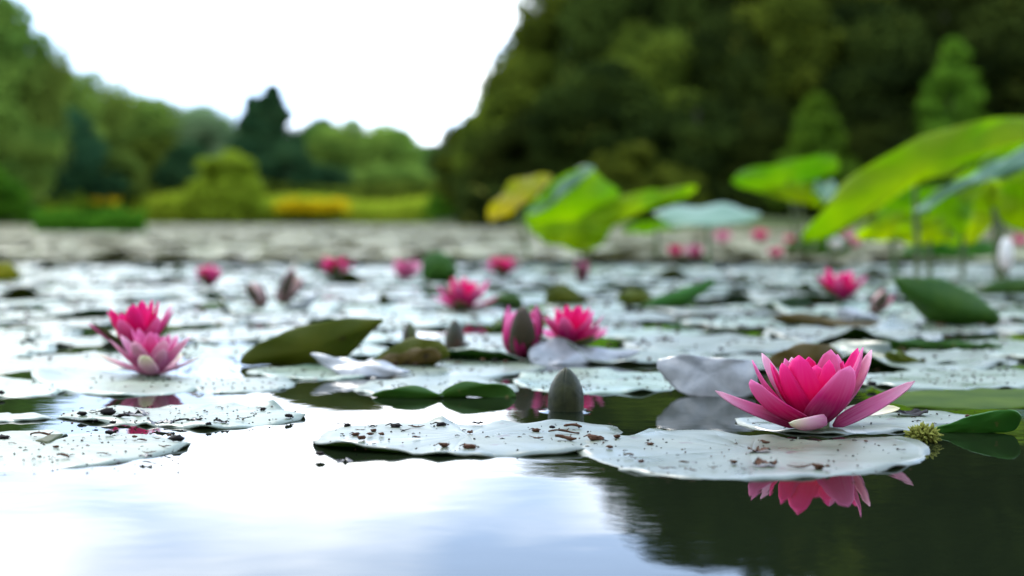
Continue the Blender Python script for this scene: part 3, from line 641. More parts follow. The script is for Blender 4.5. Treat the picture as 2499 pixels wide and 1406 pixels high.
blade([(1195, 742), (1205, 722), (1240, 714), (1268, 724), (1275, 744), (1235, 748)], (1235, 748), 0, -0.3, 'lip', 'pad_top', 'small green leaf lifting next to the mid-distance pink flower', seed=14, group=GR)
blade([(1330, 735), (1345, 705), (1380, 695), (1420, 720), (1430, 742), (1380, 746)], (1380, 746), 0, -0.3, 'olive', 'pad_top', 'small olive leaf behind the open flower of the pair', seed=15, group=GR)
blade([(1885, 772), (1930, 764), (1990, 768), (2050, 780), (2110, 786), (2180, 790), (2150, 798), (2050, 800), (1950, 796), (1900, 788)], (2030, 800), 0, -0.4, 'brown', 'pad_top', 'brownish curled leaf edge below the cup flower', seed=16, group=GR)
blade([(2140, 840), (2200, 828), (2300, 832), (2400, 838), (2452, 848), (2400, 856), (2300, 855), (2200, 852)], (2300, 856), 0, -0.4, 'lip', 'pad_top', 'long low green pad rim behind the specked pad', seed=17, bulge=0.004, group=GR)
blade([(2160, 868), (2190, 858), (2230, 872), (2260, 882), (2230, 890), (2180, 886)], (2210, 890), 0, -0.4, 'olive', 'pad_top', 'tiny olive rim below the long green rim', seed=18, bulge=0.004, group=GR)
blade([(690, 752), (740, 738), (775, 716), (765, 740), (740, 764), (700, 766)], (730, 765), 0.2, 0.5, 'grey', 'pad_under', 'grey leaf tilted beside the withered flower', seed=19, group=GR)
blade([(-60, 690), (-30, 655), (10, 640), (40, 655), (50, 680), (10, 690)], (0, 690), 0, -0.2, 'yellow', 'pad_top', 'yellowish leaf standing at the picture edge', seed=20, group=GR)
blade([(1200, 800), (1205, 785), (1230, 780), (1240, 800), (1225, 815)], (1220, 815), 0, -0.2, 'lip', 'pad_top', 'little green leaf beside the closed pink flower', seed=21, group=GR)
blade([(2040, 760), (2070, 752), (2120, 765), (2150, 780), (2110, 792), (2060, 790)], (2090, 792), 0, 0.3, 'grey', 'pad_under', 'pale curled leaf right under the small pink bud flower', seed=22, group=GR)
blade([(2380, 720), (2420, 690), (2490, 680), (2560, 690), (2560, 712), (2450, 722)], (2470, 722), 0, -0.2, 'lip', 'pad_top', 'dark green leaf behind the broad raised leaf', seed=23, group=GR)
blade([(480, 745), (510, 738), (545, 742), (550, 750), (500, 752)], (515, 752), 0, -0.3, 'lip', 'pad_top', 'flat green rim under the small far flower', seed=24, group=GR)

# tall yellow-green leaves on stalks
def stalk(root, p0, p1, r=0.006):
    a = np.asarray(p0, float); b = np.asarray(p1, float); t = np.linspace(0, 1, 7)[:, None]
    pts = a+(b-a)*t + np.array((0.03, 0.02, 0))*np.sin(t*PI)*np.linalg.norm(b-a)*0.4
    v, f = tube(pts, np.linspace(r*1.2, r*0.8, 7), 8)
    o = link('stalk', mesh_np('stalk', v, f, [M['stem']]), root); return o
def tall_leaf(px, Y, yaw, lean, front, back, label, foot, seed, attach=None, bulge=0.008, ripple=0.011, extra=None, sag=0.0):
    cxp = np.mean([p[0] for p in px]); cyp = np.mean([p[1] for p in px])
    ft = at(foot, HOR, Y); ft[2] = -0.05
    root = empty('stalked_leaf', (ft[0], Y, 0)); tag(root, label, 'water plant', 'tall stalked leaves above the lily pads')
    b = blade(px, (cxp, cyp), yaw, lean, front, back, name='leaf_blade', Y=Y, seed=seed, bulge=bulge, ripple=ripple, th=0.002, n=96, sag=sag)
    loc = b.location.copy(); b.parent = root; b.location = loc - root.location
    ap = at(*(attach or (cxp, cyp)), Y); s = stalk(root, (0, 0, -0.05), ap-np.array((ft[0], Y, 0)))
    if extra:
        e = blade(extra[0], extra[1], extra[2], extra[3], extra[4], extra[5], name='folded_edge', Y=Y-0.03, seed=seed+50, bulge=0.01, ripple=0.004, th=0.002)
        loc = e.location.copy(); e.parent = root; e.location = loc - root.location
    return root
tall_leaf([(1188, 522), (1215, 488), (1240, 450), (1285, 430), (1345, 428), (1335, 455), (1300, 482), (1262, 512), (1215, 536), (1195, 538)], 4.4, -0.3, 0.2, 'yellow', 'yellow', 'small yellowing leaf at the end of the stalked leaves', 1300, 61)
tall_leaf([(1284, 528), (1300, 490), (1345, 450), (1395, 420), (1440, 410), (1475, 438), (1512, 470), (1505, 505), (1490, 560), (1450, 600), (1420, 612), (1370, 600), (1315, 580), (1290, 555)], 4.15, 0.25, -0.2, 'lime2', 'lime', 'upright folded green leaf with pale rolled edge', 1430, 62, attach=(1415, 560),
    extra=([(1288, 520), (1330, 470), (1385, 425), (1430, 406), (1452, 412), (1420, 440), (1370, 480), (1320, 518)], (1370, 465), -0.4, 0.6, 'mint', 'mint'))
tall_leaf([(1300, 560), (1340, 545), (1410, 540), (1470, 555), (1480, 585), (1440, 612), (1390, 608), (1330, 590)], 4.08, 0.1, 0.3, 'lime', 'lime', 'drooping lime leaf below the upright folded leaf', 1432, 70, attach=(1420, 580))
tall_leaf([(1405, 545), (1450, 508), (1510, 480), (1590, 464), (1660, 456), (1700, 456), (1690, 474), (1640, 490), (1570, 514), (1510, 545), (1450, 575), (1410, 568)], 4.2, 0.5, 0.25, 'lime', 'lime2', 'long lime leaf blade reaching out beside the pale flat leaf', 1440, 63, attach=(1440, 550), ripple=0.012)
tall_leaf([(1520, 560), (1560, 540), (1640, 535), (1700, 548), (1640, 562), (1560, 572)], 4.3, 0, -0.3, 'lime2', 'lime2', 'green leaf half hidden below the pale flat leaf', 1600, 71)
tall_leaf([(1595, 522), (1640, 505), (1720, 498), (1800, 504), (1856, 524), (1820, 540), (1740, 553), (1650, 550)], 4.0, 0.0, 1.25, 'mint', 'lime2', 'pale mint flat leaf held like a tray', 1728, 64, bulge=0.006, ripple=0.004)
tall_leaf([(1780, 436), (1830, 414), (1905, 395), (1985, 380), (2040, 386), (2042, 412), (2005, 436), (1940, 455), (1880, 468), (1815, 460)], 4.5, 0.2, -0.3, 'lime2', 'lime2', 'fresh green leaf held above the others, before the smaller sapling', 1950, 65)
tall_leaf([(1862, 460), (1920, 450), (1985, 452), (2030, 476), (2010, 500), (1960, 498), (1905, 484)], 4.45, 0.0, 0.1, 'lime', 'lime', 'lime leaf hanging under the fresh green leaf', 1955, 66)
tall_leaf([(1990, 452), (2030, 446), (2065, 470), (2070, 495), (2030, 492), (2000, 478)], 4.4, 0.2, 0.9, 'mint', 'mint', 'small pale leaf tip beside the hanging lime leaf', 1960, 72)
tall_leaf([(1964, 578), (2010, 512), (2060, 452), (2105, 416), (2165, 378), (2250, 332), (2330, 310), (2410, 294), (2490, 284), (2525, 300), (2490, 340), (2425, 372), (2355, 402), (2300, 430), (2250, 442), (2205, 470), (2150, 510), (2085, 545), (2020, 582)], 3.1, 0.3, 0.15, 'lime', 'lime2', 'biggest lime leaf arching over the others', 2240, 67, attach=(2230, 400), bulge=0.015, ripple=0.016)
tall_leaf([(2240, 496), (2320, 456), (2400, 408), (2490, 366), (2560, 350), (2570, 385), (2500, 412), (2400, 442), (2310, 484), (2255, 506)], 2.95, 0.2, 0.7, 'mint', 'lime2', 'pale mint leaf blade crossing below the biggest leaf', 2470, 68, ripple=0.01)
tall_leaf([(2356, 590), (2366, 545), (2385, 478), (2415, 440), (2442, 452), (2440, 500), (2415, 550), (2380, 592)], 2.9, -0.2, 0.1, 'lime', 'lime', 'narrow lime leaf hanging straight down', 2440, 69, attach=(2420, 450))
tall_leaf([(2088, 575), (2120, 545), (2180, 522), (2240, 512), (2245, 548), (2200, 580), (2140, 590)], 3.2, 0.1, 0.0, 'lime', 'lime', 'short lime leaf low under the biggest leaf', 2190, 73)
tall_leaf([(2140, 512), (2220, 462), (2320, 460), (2360, 485), (2340, 528), (2260, 548), (2170, 545)], 3.25, -0.1, -0.2, 'lime2', 'lime2', 'green leaf shaded beneath the biggest leaf', 2270, 74)
tall_leaf([(2330, 440), (2400, 392), (2490, 345), (2570, 330), (2590, 420), (2500, 470), (2400, 505), (2335, 490)], 3.2, 0.1, 0.05, 'lime2', 'lime', 'green leaf tucked between the biggest leaf and the pale mint blade', 2440, 80, ripple=0.014)
tall_leaf([(2175, 575), (2230, 535), (2310, 530), (2340, 560), (2310, 590), (2230, 598)], 3.15, 0.1, 0.1, 'lime', 'lime', 'lowest lime leaf drooping beneath the shaded green leaf', 2270, 81)
tall_leaf([(2430, 490), (2480, 432), (2560, 420), (2620, 460), (2600, 560), (2520, 570), (2450, 545)], 3.1, -0.2, -0.1, 'lime', 'lime2', 'lime leaf at the outer end of the stalked leaves', 2540, 75)
tall_leaf([(2300, 560), (2330, 500), (2375, 490), (2390, 540), (2370, 590), (2320, 600)], 3.3, 0.2, -0.2, 'lime2', 'lime2', 'green leaf behind the hanging narrow leaf', 2350, 76)
tall_leaf([(1915, 625), (1930, 590), (1990, 570), (2060, 575), (2075, 610), (2030, 635), (1960, 638)], 4.6, 0, -0.2, 'lip', 'lip', 'dark green low leaf at the foot of the biggest leaf', 1990, 77)
tall_leaf([(2190, 628), (2230, 596), (2320, 585), (2420, 592), (2460, 620), (2400, 640), (2280, 642)], 4.4, 0, -0.2, 'lip', 'lip', 'dark green low leaf between small far flowers', 2320, 78)

# ------------------------------------------------------------------ crowded pads further out
PADP = []
def pproto(kind, seed, lifts=(), amp=0.0035, rim=0.003, under='lip'):
    o = round_outline(1.0, seed, 56, notch=0.15)
    me = pad_mesh('lily_pad', o*0.09, zfun(seed, amp, rim, lifts, 0.0018, 45), [M['pad_top'], M[under]], rings=7)
    PADP.append((kind, me))
for k in range(7): pproto('flat', 100+k, amp=0.002+0.0007*k)
pproto('lip', 110, ((D, 0.5, 0.016, 0.62),)); pproto('lip', 111, ((D-0.6, 0.35, 0.022, 0.6),), under='olive'); pproto('lip', 112, ((D+0.7, 0.4, 0.014, 0.55),))
pproto('wavy', 113, ((0.5, 0.3, 0.012, 0.6), (2.6, 0.3, 0.016, 0.6)), 0.006, 0.006); pproto('wavy', 114, ((1.2, 0.35, 0.016, 0.5), (3.6, 0.3, 0.01, 0.6)), 0.006, 0.006)
LBL = {'flat': 'flat round lily pad with slit, among the crowded pads on the pond', 'lip': 'round lily pad with an upturned green rim among the crowded pads',
       'wavy': 'wavy crumpled lily pad with lifted edges among the crowded pads'}
rg = np.random.default_rng(99); placed = []
def try_place(Ymin, Ymax, count, rmin, rmax, sep, margin):
    res = []; t = 0
    while len(res) < count and t < count*60:
        t += 1
        Y = math.sqrt(rg.uniform(Ymin**2, Ymax**2)); x = rg.uniform(-1, 1)*Y*0.364*margin; R = rg.uniform(rmin, rmax)
        P = np.array(placed) if placed else np.zeros((0, 3))
        if len(P):
            d = np.hypot(P[:, 0]-x, P[:, 1]-Y)
            if np.any(d < sep*(P[:, 2]+R)): continue
        placed.append((x, Y, R)); res.append((x, Y, R))
    return res
LAND = [(372, 921, 'light pink front lily'), (345, 872, 'tilted deep pink cup lily'), (740, 890, 'big olive sail leaf'), (990, 893, 'rounded olive-brown leaf'), (1110, 852, 'brown bud with pink seam'),
    (1393, 842, 'open deep pink lily'), (1275, 880, 'closed pink flower'), (1132, 760, 'pink lily beyond both buds'), (2050, 740, 'deep pink cup flower'), (510, 704, 'small rosy cup flower'),
    (660, 750, 'withered flower pair'), (818, 684, 'dark-based pink cup'), (990, 684, 'pale pink flower'), (1226, 677, 'low pink cup flower'), (1420, 690, 'small closed pink flower'), (1620, 757, 'pointed dark green blade'),
    (2350, 796, 'broad green raised leaf'), (1070, 690, 'dark round upright leaf'), (1235, 748, 'small lifting green leaf'), (2030, 800, 'brownish curled leaf edge'), (2300, 856, 'long low green rim'), (1960, 905, 'brown-olive rising leaf'),
    (0, 690, 'yellowish standing leaf'), (1728, 640, 'pale mint leaf stalk'), (1432, 655, 'upright folded leaf stalk'), (1955, 645, 'fresh green leaf stalk'), (2240, 680, 'biggest lime leaf stalk'), (2440, 690, 'hanging lime leaf stalk')]
LAND = [(gnd(a, b)[0], gnd(a, b)[1], t) for a, b, t in LAND]; TAKEN = set()
KW = {'flat': 'flat lily pad', 'lip': 'lily pad with upturned green rim', 'wavy': 'crumpled wavy lily pad'}
def pad_label(kind, x, Y):
    for lx, lY, t in sorted(LAND, key=lambda q: math.hypot(q[0]-x, q[1]-Y))[:2]:
        dx, dy = x-lx, Y-lY
        if math.hypot(dx, dy) > 0.30: continue
        rel = 'right under the' if math.hypot(dx, dy) < 0.06 else ('just behind the' if dy > abs(dx) else 'just in front of the' if -dy > abs(dx) else 'beside the')
        if (kind, rel, t) in TAKEN: continue
        TAKEN.add((kind, rel, t)); return f'{KW[kind]} {rel} {t}', 'crowded lily pads beside flowers and leaves'
    return LBL[kind], 'crowded lily pads, '+kind
for x, Y, R in try_place(1.27, 4.3, 262, 0.065, 0.105, 0.74, 1.12):
    kind, me = PADP[int(rg.choice(12, p=[.105]*7+[.055]*3+[.05]*2))]
    lab, grp = pad_label(kind, x, Y)
    o = link('lily_pad', me, None, (x, Y, rg.uniform(-0.0006, 0.0022)))
    s = R/0.09; o.scale = (s, s, s)
    o.rotation_euler = (rg.normal()*0.011, rg.normal()*0.011, rg.uniform(-0.7, 0.7) if kind == 'lip' else rg.uniform(0, 6.28))
    tag(o, lab, 'lily pad', grp)
# far pads, beyond what can be told apart
def far_pads():
    Vs = []; Fs = []; off = 0; rr = np.random.default_rng(5); n = 42000
    u = rr.uniform(0, 1, n); Y = 4.2*(58/4.2)**u; x = rr.uniform(-1.25, 1.25, n)*Y*0.364
    ok = (Y < shore(x)-0.3); Y = Y[ok]; x = x[ok]; n = len(x)
    R = rr.uniform(0.06, 0.11, n)*(1+Y/70)
    t = np.linspace(0, 2*PI, 11)[:-1]; ph = rr.uniform(0, 6.28, n)
    tilt = rr.normal(size=(n, 2))*0.03/(1+Y/10)[:, None]; up = (rr.uniform(0, 1, n) < 0.12)
    tilt[up] += rr.normal(size=(up.sum(), 2))*0.09/(1+Y[up]/6)[:, None]
    ring = np.stack([np.cos(t[None]+ph[:, None]), np.sin(t[None]+ph[:, None])], 2)*R[:, None, None]*(1+0.08*np.sin(t[None]*3+ph[:, None]))[..., None]
    ring[:, 0] *= 0.15
    z = 0.004+rr.uniform(0, 0.006, n)[:, None] + ring[..., 0]*tilt[:, None, 0]+ring[..., 1]*tilt[:, None, 1]+0.006*np.sin(2*t[None]+ph[:, None])
    z = z + (-(z.min(1))+0.002)[:, None].clip(0)
    c = np.stack([x, Y, z.mean(1)], 1)[:, None]
    P = np.concatenate([np.stack([x[:, None]+ring[..., 0], Y[:, None]+ring[..., 1], z], 2), c], 1).reshape(-1, 3)
    k = np.arange(0, 10, 2); base = np.arange(n)[:, None]*11
    Fq = np.stack([base+10+0*k, base+k, base+k+1, base+(k+2) % 10], 2).reshape(-1, 4)
    o = link('lily_pads', mesh_np('lily_pads', P, Fq, [M['pad_far']], smooth=True)); tag(o, 'distant carpet of lily pads reaching to the banks', 'lily pads', None, 'stuff')
far_pads()

# ------------------------------------------------------------------ flowers
def petal_grid(base, tip, W, bulge, hint, cup=0.35, nt=13, nu=9, shape=0.8, tipcurl=0.0, blunt=0.5, roll=0.0):
    base = np.asarray(base, float); tip = np.asarray(tip, float); Ld = tip-base; Ln = np.linalg.norm(Ld); T0 = Ld/Ln
    Nv = np.asarray(hint, float); Nv = Nv-T0*np.dot(Nv, T0); Nv /= np.linalg.norm(Nv); S = np.cross(T0, Nv)
    if roll: Nv, S = Nv*math.cos(roll)+S*math.sin(roll), S*math.cos(roll)-Nv*math.sin(roll)
    t = np.linspace(0, 1, nt)[:, None]; u = np.linspace(-1, 1, nu)[None]
    ctrl = (base+tip)/2 - Nv*bulge
    sp_ = ((1-t)**2)[..., None]*base + (2*t*(1-t))[..., None]*ctrl + (t**2)[..., None]*tip
    wd = W/2*(0.20*(1-t)**2 + np.sin(PI*np.clip(t, 0, 1)**shape)**blunt*(1-0.10*t))
    wd = np.maximum(wd, W*0.012)
    cupv = cup*wd*(u**2)*(1-0.35*t)
    P = sp_ + (wd*u)[..., None]*S + cupv[..., None]*Nv + (tipcurl*t**5*np.ones_like(u))[..., None]*Nv
    return P, np.stack([np.broadcast_to((u+1)/2, (nt, nu)), np.broadcast_to(t, (nt, nu))], 2)
def petal_mesh(P, uv, m, th=0.0007):
    V, Fa, sd_ = sheet(P, th, False)
    uvv = np.concatenate([uv.reshape(-1, 2)]*2)
    return mesh_np('petal', V, Fa, m if isinstance(m, list) else [m], np.where(sd_ == 1, 1, 0) if isinstance(m, list) and len(m) > 1 else None, uv=uvv)

# --- the open magenta flower, petal by petal
def main_flower():
    c = gnd(1985, 1052); root = empty('water_lily', (c[0], c[1], 0))
    tag(root, 'open magenta water lily, sharpest and largest bloom, mirrored in dark water', 'flower', 'pink water lilies')
    Y0 = c[1]
    #  tip px, tip depth offset (m, - towards camera), base px offset, width mm, material, bulge, cup
    pet = [
        (1743, 955, -0.012, (-42, 1044), 7.6, 'p_out', 0.005, 0.35, 0),
        (1829, 932, -0.026, (-26, 1044), 22, 'p_mid', 0.010, 0.45, 0),
        (1829, 884, 0.004, (-22, 1040), 17, 'p_mid', 0.008, 0.4, 0),
        (1853, 867, 0.022, (-16, 1038), 18, 'p_out', 0.006, 0.4, 0),
        (1874, 890, 0.010, (-14, 1036), 16, 'p_in', 0.008, 0.45, 0),
        (1904, 888, -0.010, (-14, 1040), 20, 'p_in', 0.009, 0.5, 0),
        (1911, 875, 0.016, (-8, 1036), 16, 'p_mid', 0.007, 0.45, 0),
        (1929, 873, 0.024, (-4, 1036), 18, 'p_out', 0.007, 0.45, 0),
        (1946, 870, -0.016, (-6, 1044), 23, 'p_in', 0.010, 0.5, 0),
        (1970, 873, 0.012, (0, 1036), 17, 'p_in', 0.008, 0.5, 0),
        (1992, 893, -0.004, (4, 1040), 18, 'p_in', 0.010, 0.5, 0),
        (2031, 854, 0.014, (10, 1038), 19, 'p_mid', 0.007, 0.45, 0),
        (2030, 878, -0.008, (12, 1042), 19, 'p_in', 0.009, 0.5, 0),
        (2047, 866, 0.026, (10, 1036), 16, 'p_mid', 0.007, 0.45, 0),
        (2062, 884, 0.010, (14, 1038), 14, 'p_in', 0.007, 0.45, 0),
        (2077, 898, -0.026, (12, 1046), 25, 'p_mid', 0.010, 0.5, 0),
        (2112, 852, -0.004, (22, 1042), 17, 'p_mid', 0.009, 0.45, 0),
        (2098, 852, 0.014, (20, 1038), 15, 'p_in', 0.008, 0.45, 0),
        (2133, 856, 0.010, (24, 1040), 16, 'p_out', 0.010, 0.45, 0),
        (2235, 931, -0.006, (48, 1044), 8.6, 'p_out', 0.004, 0.35, 0),
        (1950, 905, 0.040, (-4, 1036), 20, 'p_mid', 0.006, 0.45, 0),
        (2060, 915, 0.042, (8, 1036), 20, 'p_mid', 0.006, 0.45, 0),
    ]
    for i, (tx, ty, dy, (bx, by), wmm, m, bl, cup, rl) in enumerate(pet):
        b = at(1985+bx, by, Y0+dy*0.25); b[2] = max(b[2], 0.003); tp = at(tx, ty, Y0+dy)
        axis = np.array((c[0]+0.002, Y0, max(tp[2], 0.03)+0.012)); hint = axis-(b+tp)/2
        if i in (0, 19): hint = np.array((0.0, -0.75, 0.66))
        if np.hypot(hint[0], hint[1]) < 0.006: hint = np.array((0, -dy if dy else 0.1, 0.01))
        P, uv = petal_grid(b, tp, wmm/1000*1.22, bl, hint, cup, shape=0.86 if m != 'p_out' else 0.8, tipcurl=0.0015)
        r_ = np.random.default_rng(i); S = r_.normal(size=3); P = P + (0.0006*np.sin(np.linspace(0, 5, P.shape[0])[:, None, None]+i))*np.array((0.5, 0.5, 0.6))
        P = P-c*np.array((1, 1, 0)); link('petal', petal_mesh(P, uv, M[m]), root)
    # petal curling out towards the viewer
    b = at(2012, 1040, Y0-0.006); tp = at(1926, 1040, Y0-0.034); 
    b = at(2018, 1044, Y0-0.012); tp = at(1926, 1040, Y0-0.036)
    P, uv = petal_grid(b, tp, 0.0125, 0.004, (0.25, 1, 0.35), 0.55, shape=0.62, blunt=0.55, nu=11)
    P = P-c*np.array((1, 1, 0)); P[..., 2] += max(0, 0.0025-P[..., 2].min())
    tag(link('petal', petal_mesh(P, uv, M['p_blush']), root), 'pale cream-tipped petal folded down over the pad')
    # stamens deep in the cup
    parts = []
    for k in range(46):
        a = k*2.4; r0 = 0.004+0.007*math.sqrt(k/46); h = 0.022+0.006*math.sin(k*1.7)
        parts.append(tube([(r0*0.7*math.cos(a), r0*0.7*math.sin(a), 0.006), (r0*1.1*math.cos(a), r0*1.1*math.sin(a), h*0.7), (r0*0.9*math.cos(a), r0*0.9*math.sin(a), h)], [0.0009, 0.0009, 0.0004], 6))
    v, f = join(parts); link('stamens', mesh_np('stamens', v, f, [M['stamen']]), root)
    v, f = tube([(0.004, 0.01, -0.12), (0.002, 0.004, -0.05), (0, 0, 0.006)], [0.004, 0.004, 0.010], 10); link('stem', mesh_np('stem', v, f, [M['stem']]), root)
main_flower()

# --- the other flowers: shared petal meshes, one object for each petal
PMESH = {}
def std_petal(key, elev, Ln, W, m, bulge, cup, under=None):
    b = np.array((0.07, 0, 0.03)); tip = b+Ln*np.array((math.cos(elev), 0, math.sin(elev)))
    P, uv = petal_grid(b, tip, W, bulge, (-math.sin(elev), 0, math.cos(elev)), cup, nt=10, nu=7)
    PMESH[key] = petal_mesh(P, uv, [M[under], M[m]] if under else M[m], 0.006)
R_ = math.radians
for mm_, pal in (('deep', ('p_mid', 'p_mid', 'p_in')), ('light', ('p_blush', 'p_out', 'p_mid')), ('faded', ('p_faded',)*3), ('white', ('p_white',)*3)):
    std_petal(mm_+'0', R_(24), 0.95, 0.36, pal[0], 0.07, 0.35); std_petal(mm_+'1', R_(46), 0.92, 0.38, pal[1], 0.09, 0.45)
    std_petal(mm_+'2', R_(66), 0.86, 0.34, pal[2], 0.09, 0.5); std_petal(mm_+'3', R_(84), 0.90, 0.52, pal[1], 0.22, 0.6)
for k, el in (('sep0', 20), ('sep1', 46), ('sep3', 83)):
    std_petal(k, R_(el), 0.88, 0.34, 'p_mid', 0.10 if k != 'sep3' else 0.25, 0.45, 'sepal' if k != 'sep3' else 'sepal_dark')
JOINED = {}
def flower(x, y, wpx, pal, form, label, seed, tilt=(0, 0), rot=0.0, z=0.0, sepals=0, cat='flower', single=False, stem=True, name='water_lily', hs=1.0):
    """form: lists of (whorl, count)"""
    r = random.Random(seed); p = gnd(x, y, z); Y = p[1]
    form_w = {'open': 1.5, 'cup': 1.2, 'closed': 0.72}[form]
    s = wpx*mpp(Y)/form_w
    sets = {'open': (('0', 6, 0), ('1', 8, .3), ('2', 8, .7)), 'cup': (('1', 6, 0), ('2', 8, .4), ('2', 5, .9)), 'closed': (('3', 5, 0), ('3', 4, .6))}[form]
    sepk = {'open': 'sep0', 'cup': 'sep1', 'closed': 'sep3'}[form]
    items = []
    for wk, n, ph in sets:
        for k in range(n):
            a = rot+ph+2*PI*k/n+r.uniform(-0.13, 0.13)
            if form == 'open' and wk == '0' and math.sin(a) < -0.75: wk_ = '1'
            else: wk_ = wk
            items.append(('petal', PMESH[pal+wk_], a, r.uniform(0.86, 1.06), r.uniform(-0.09, 0.09)))
    for k in range(sepals): items.append(('sepal', PMESH[sepk], rot+0.2+2*PI*k/sepals, 1.16 if form == 'closed' else 1.04, -0.04))
    if single:
        Vs = []; key = (pal, form, seed % 3, sepals)
        if key not in JOINED:
            vs = []; fs = []; uvs = []; mi = []; mats = []; off = 0
            for nm, me, a, sc, dt in items:
                v = np.zeros(len(me.vertices)*3, dtype=np.float32); me.vertices.foreach_get('co', v); v = v.reshape(-1, 3)
                Rm = np.array(Matrix.Rotation(a, 3, 'Z') @ Matrix.Rotation(-dt, 3, 'Y')); vs.append((v*sc)@Rm.T)
                li = np.zeros(len(me.loops), dtype=np.int32); me.loops.foreach_get('vertex_index', li); fs.append(li.reshape(-1, 4)+off)
                u2 = np.zeros(len(me.loops)*2, dtype=np.float32); me.uv_layers[0].data.foreach_get('uv', u2); uu = np.zeros((len(v), 2)); uu[li] = u2.reshape(-1, 2); uvs.append(uu)
                pm = np.zeros(len(me.polygons), dtype=np.int32); me.polygons.foreach_get('material_index', pm)
                loc = []
                for mt in me.materials:
                    if mt not in mats: mats.append(mt)
                    loc.append(mats.index(mt))
                mi.append(np.array(loc)[pm]); off += len(v)
            JOINED[key] = mesh_np('blossom', np.concatenate(vs), np.concatenate(fs), mats, np.concatenate(mi), uv=np.concatenate(uvs))
        root = link(name, JOINED[key], None, tuple(p))
    else:
        root = empty(name, tuple(p))
        for nm, me, a, sc, dt in items:
            o = link(nm, me, root); o.rotation_euler = (0, -dt, a); o.scale = (sc, sc, sc)
        if stem:
            v, f = tube([(0, 0, -0.6-z/s), (0.01, 0.01, -0.2), (0, 0, 0.05)], [0.05, 0.05, 0.12], 8); link('stem', mesh_np('stem', v, f, [M['stem']]), root)
    root.scale = (s, s, s*hs); root.rotation_euler = (tilt[0], tilt[1], 0)
    tag(root, label, cat, 'pink water lilies'); return root
flower(372, 921, 205, 'light', 'open', 'light pink open water lily with cream front petal, in front of a deeper one', 3, rot=0.15, hs=1.0)
pf = petal_grid(at(368, 918, 1.165), at(352, 868, 1.135), 0.016, 0.005, (0, 1, 0.3), 0.5, shape=0.9, blunt=0.4)
flower(345, 872, 170, 'deep', 'cup', 'deep pink cup-shaped water lily tilted behind the light pink one', 5, tilt=(-0.05, -0.18), rot=0.4, sepals=2, z=0.012, hs=1.1)
flower(1393, 852, 175, 'deep', 'open', 'deep pink open water lily next to the closed pink flower', 7, rot=0.3, sepals=4, z=0.010, hs=1.12)
flower(1275, 880, 118, 'deep', 'closed', 'closed pink flower with dark sepal in front of the pale crumpled leaf', 8, rot=D-0.2, sepals=3, hs=0.80)
flower(1132, 760, 145, 'deep', 'open', 'pink open water lily standing alone beyond the two dark buds', 9, rot=0.2, sepals=3, hs=1.05)
flower(2050, 740, 120, 'deep', 'cup', 'deep pink cup flower beside the broad raised leaf', 10, rot=0.1, sepals=2, hs=1.0)
flower(510, 704, 66, 'deep', 'cup', 'small rosy cup flower above the flat green rim', 11, single=True, sepals=3, hs=1.25)
flower(645, 752, 52, 'faded', 'closed', 'withered brownish flower lying low', 12, single=True, tilt=(0, -0.5), sepals=3)
flower(682, 744, 60, 'faded', 'closed', 'withered cream flower leaning over the brownish one', 13, single=True, tilt=(0, 0.5), sepals=3, hs=1.1)
flower(818, 684, 84, 'deep', 'cup', 'pink cup flower with dark base in the middle distance', 14, single=True, sepals=4)
flower(990, 684, 88, 'light', 'cup', 'pale pink flower touching the upright round leaf', 15, single=True, hs=0.85)
flower(1226, 677, 84, 'deep', 'cup', 'pink low cup flower behind the alone-standing lily', 16, single=True, sepals=3, hs=0.85)
flower(1420, 690, 40, 'deep', 'closed', 'small closed pink flower at the foot of the upright folded leaf', 17, single=True, sepals=3)
flower(2125, 768, 50, 'faded', 'closed', 'small faded pink bud flower under the deep pink cup', 18, single=True, tilt=(0.2, 0.6), sepals=3)
GF = 'far pink blossoms among the pads'
for i, (x, y, wp, pl, fm) in enumerate([(1648, 628, 46, 'deep', 'cup'), (1695, 630, 52, 'light', 'cup'), (1893, 632, 48, 'deep', 'cup'), (1765, 594, 50, 'light', 'cup'), (1855, 590, 46, 'deep', 'cup'),
        (1930, 598, 40, 'deep', 'cup'), (2085, 605, 52, 'light', 'cup'), (2235, 590, 44, 'deep', 'cup'), (2382, 622, 46, 'deep', 'cup'),
        (2310, 606, 38, 'deep', 'cup'), (2345, 590, 40, 'light', 'cup'), (2005, 590, 40, 'deep', 'cup'), (2150, 585, 36, 'deep', 'cup'), (2490, 600, 40, 'deep', 'cup'), (2060, 575, 34, 'deep', 'cup')]):
    o = flower(x, y, wp, pl, fm, 'small far pink blossom under the tall stalked leaves' if pl == 'deep' else 'small far pale pink blossom under the tall stalked leaves', 30+i, single=True, z=0.02, hs=0.9)
    o['group'] = GF+(', pale' if pl == 'light' else '')
for i, (x, y, wp) in enumerate([(2038, 615, 54)]):
    flower(x, y, wp, 'white', 'cup', 'white far blossom by the dark low leaf', 60+i, single=True, z=0.03)
flower(2455, 665, 46, 'white', 'closed', 'white closed blossom on a stalk below the outer lime leaf', 63, single=True, z=0.03, hs=1.4)

# the cream front petal of the light pink lily
def front_petal():
    P, uv = pf; o = link('petal', petal_mesh(P, uv, M['p_blush'], 0.0007)); return o
_fp = front_petal()
_root = [o for o in bpy.data.objects if o.get('label', '').startswith('light pink open')][0]
bpy.context.view_layer.update()
_fp.parent = _root; _fp.matrix_parent_inverse = _root.matrix_world.inverted(); _fp['label'] = 'rounded cream-white petal at the front'

